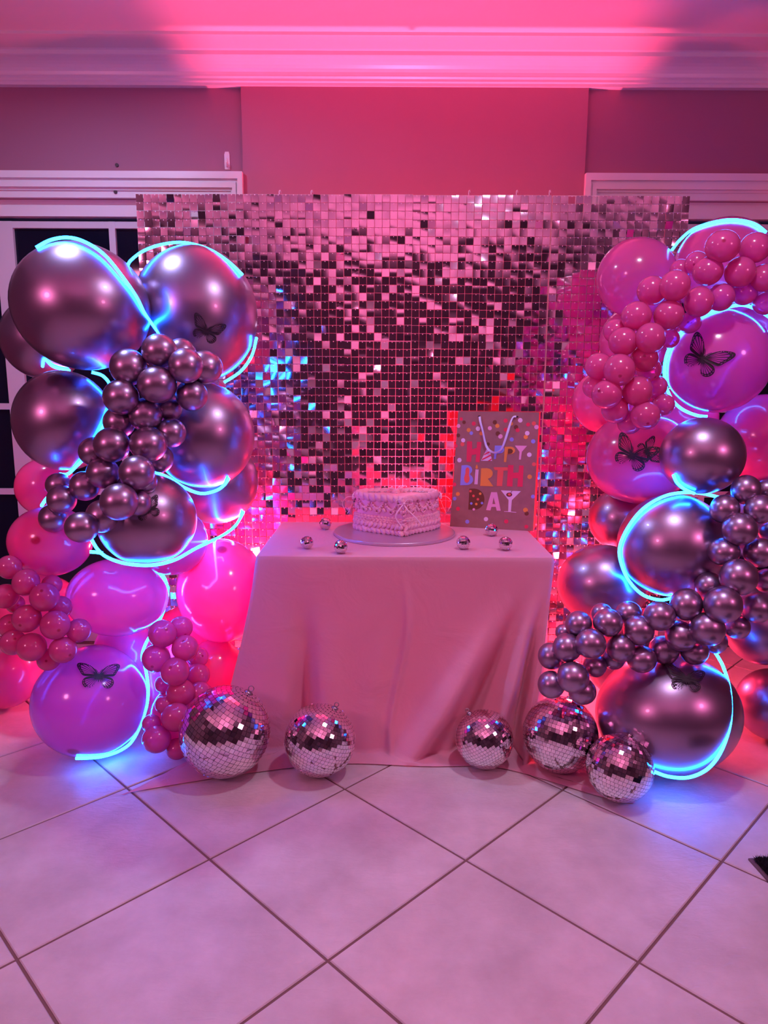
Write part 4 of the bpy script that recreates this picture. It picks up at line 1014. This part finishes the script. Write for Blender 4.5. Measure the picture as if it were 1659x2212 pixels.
# ================================================================== BUTTERFLIES (laser cut card)
def butterfly_mesh():
    groups = []
    def sp(pts): groups[-1].append(pts)
    def realise(g):
        cu = bpy.data.curves.new('bf', 'CURVE'); cu.dimensions = '2D'; cu.fill_mode = 'BOTH'
        for pts in g: sp2(cu, pts)
        o = bpy.data.objects.new('bf', cu); COL.objects.link(o)
        dg = bpy.context.evaluated_depsgraph_get(); me = bpy.data.meshes.new_from_object(o.evaluated_get(dg)); bpy.data.objects.remove(o); bpy.data.curves.remove(cu)
        V_ = [v.co.copy() for v in me.vertices]; F_ = [tuple(p.vertices) for p in me.polygons]; bpy.data.meshes.remove(me); return V_, F_
    def sp2(cu, pts):
        s_ = cu.splines.new('POLY'); s_.points.add(len(pts) - 1)
        for q, p in zip(s_.points, pts): q.co = (p[0], p[1], 0, 1)
        s_.use_cyclic_u = True
    for sg in (-1, 1):
        fx = lambda L: [(sg * p[0], p[1]) for p in L]
        def wing(base, outline, rays, r_in, r_mid, r_out, dots):
            cat = [(p.x, p.y) for p in catmull([(x, y, 0) for x, y in outline], 5, True)]
            groups.append([]); sp(fx(cat))
            angs = sorted(((math.atan2(y - base[1], x - base[0]), math.hypot(x - base[0], y - base[1])) for x, y in cat))
            A_ = [a for a, _ in angs]; D_ = [d for _, d in angs]
            def rad_(a): return float(np.interp(a, A_, D_))
            a0, a1 = rays
            n_ = dots
            for k in range(n_):
                b0 = a0 + (a1 - a0) * (k + 0.14) / n_; b1 = a0 + (a1 - a0) * (k + 0.86) / n_; bm_ = (b0 + b1) / 2
                pt = lambda a, fr: (base[0] + math.cos(a) * rad_(a) * fr, base[1] + math.sin(a) * rad_(a) * fr)
                sp(fx([pt(bm_, r_in), pt(b0, r_mid), pt(b0, r_out - .03), pt(bm_, r_out), pt(b1, r_out - .03), pt(b1, r_mid)]))
                for q in (0.28, 0.72):
                    aa = b0 + (b1 - b0) * q; c_ = pt(aa, (r_out + 1.0) / 2 - 0.005); rr = 0.011
                    sp(fx([(c_[0] + rr * math.cos(R(60 * m_)), c_[1] + rr * math.sin(R(60 * m_))) for m_ in range(6)]))
        wing((0.02, 0.03), [(0.015, 0.06), (0.10, 0.20), (0.24, 0.34), (0.40, 0.42), (0.50, 0.43), (0.535, 0.37), (0.51, 0.27), (0.46, 0.17), (0.42, 0.08), (0.36, 0.02), (0.24, 0.0), (0.10, -0.01), (0.015, 0.0)], (R(8), R(56)), 0.16, 0.48, 0.84, 6)
        wing((0.02, -0.03), [(0.015, -0.005), (0.10, -0.015), (0.24, -0.01), (0.34, -0.05), (0.385, -0.13), (0.37, -0.22), (0.30, -0.30), (0.21, -0.32), (0.13, -0.28), (0.07, -0.18), (0.015, -0.08)], (R(-72), R(-10)), 0.18, 0.5, 0.84, 6)
        an = [(0.006, 0.10), (0.05, 0.17), (0.09, 0.21), (0.098, 0.205), (0.06, 0.16), (0.016, 0.095)]
        groups.append([]); sp(fx(an))
    groups.append([]); sp([(0.018 * math.cos(a) , -0.03 + 0.14 * math.sin(a)) for a in [2 * math.pi * k / 14 for k in range(14)]])
    V_, F_ = [], []
    for g_ in groups:
        a, b_ = realise(g_); n0 = len(V_); V_ += a; F_ += [tuple(i + n0 for i in q) for q in b_]
    return V_, F_
bfv, bff = butterfly_mesh()
def butterfly(px, py, width_px, rot, key, label, fold=0.35, flip=1):
    b_ = BY[key]; p = on_balloons(px, py, [key], 0.001); c, Rr = b_['c'], b_['R']; nrm = (p - c).normalized()
    d = (p - CAMP).normalized(); xr = (_r - nrm * _r.dot(nrm)).normalized(); yu = nrm.cross(xr)
    a = R(rot); ex = xr * math.cos(a) + yu * math.sin(a); ey = nrm.cross(ex)
    wid = width_px * (p - CAMP).dot(_f) / F / max(0.45, nrm.dot(-d)) ** 0.5
    tops, bots = [], []
    for v in bfv:
        x, y = v.x * wid, v.y * wid
        zz = -(x * x + y * y) / (2 * Rr) + 0.0025 + 0.45 * fold * abs(x) * (0.25 + abs(v.x) * 0.5)
        q = ex * x + ey * y + nrm * zz; tops.append(q); bots.append(q - nrm * 0.0006)
    n_ = len(tops)
    fs = [f_ for f_ in bff] + [tuple(i + n_ for i in f_[::-1]) for f_ in bff]
    me = mesh('paper_butterfly', tops + bots, fs, M['black']); o = link('paper_butterfly', me); o.location = p; tag(o, label, 'butterfly', 'black paper butterflies')
butterfly(446, 716, 66, -28, 'L2', 'black cut-out butterfly on the second top chrome balloon, left column')
butterfly(213, 1461, 78, 12, 'L13', 'black cut-out butterfly on the pink floor balloon, left side', 0.15)
butterfly(318, 1102, 60, 25, 'L6', 'black cut-out butterfly on the lowest chrome balloon, left column')
butterfly(1518, 775, 92, -32, 'R3', 'large black cut-out butterfly on the violet lit balloon', 0.12)
butterfly(1366, 984, 86, -25, 'R6', 'larger of two black butterflies on one pink balloon', 0.25)
butterfly(1398, 976, 56, -75, 'R6', 'smaller of two black butterflies on one pink balloon', 0.35)
butterfly(1482, 1467, 70, -15, 'R11', 'black cut-out butterfly on the large chrome floor balloon', 0.3)

# ================================================================== DOOR MAT at the right edge
m0 = PF(1616, 1858); m1 = PF(1659, 1906); ed = (m1 - m0); ed.z = 0; ed.normalize(); e2 = Vector((-ed.y, ed.x, 0))
if e2.x < 0: e2 = -e2
mat_o = empty('door_mat', m0); tag(mat_o, 'corner of a black shaggy door mat at the right edge', 'mat')
mb = MB(); Lm, Wm = 0.75, 0.45
q = [Vector((0, 0, 0)), ed * Lm, ed * Lm + e2 * Wm, e2 * Wm]
mb.add(q + [v + Vector((0, 0, 0.006)) for v in q], [(0, 1, 2, 3), (4, 7, 6, 5), (0, 4, 5, 1), (1, 5, 6, 2), (2, 6, 7, 3), (3, 7, 4, 0)]); mb.build('mat_base', M['matedge'], mat_o)
mb = MB()
qi = [ed * 0.011 + e2 * 0.011, ed * (Lm - 0.011) + e2 * 0.011, ed * (Lm - 0.011) + e2 * (Wm - 0.011), ed * 0.011 + e2 * (Wm - 0.011)]
mb.add([v + Vector((0, 0, 0.005)) for v in qi] + [v + Vector((0, 0, 0.010)) for v in qi], [(4, 7, 6, 5), (0, 4, 5, 1), (1, 5, 6, 2), (2, 6, 7, 3), (3, 7, 4, 0)])
for k in range(36000):
    a, b_ = random.uniform(0.010, Lm - 0.010), random.uniform(0.010, Wm - 0.010)
    if k < 12000: a, b_ = random.uniform(0.010, 0.20), random.uniform(0.010, 0.20)
    p = ed * a + e2 * b_ + Vector((0, 0, 0.008)); t = Vector((random.gauss(0, .006), random.gauss(0, .006), random.uniform(.008, .015))); s_ = Vector((random.uniform(-1, 1), random.uniform(-1, 1), 0)).normalized() * 0.0018
    mb.add([p - s_, p + s_, p + t], [(0, 1, 2)])
o = mb.build('mat_pile', M['matpile'], mat_o); tag(o, kind='stuff')
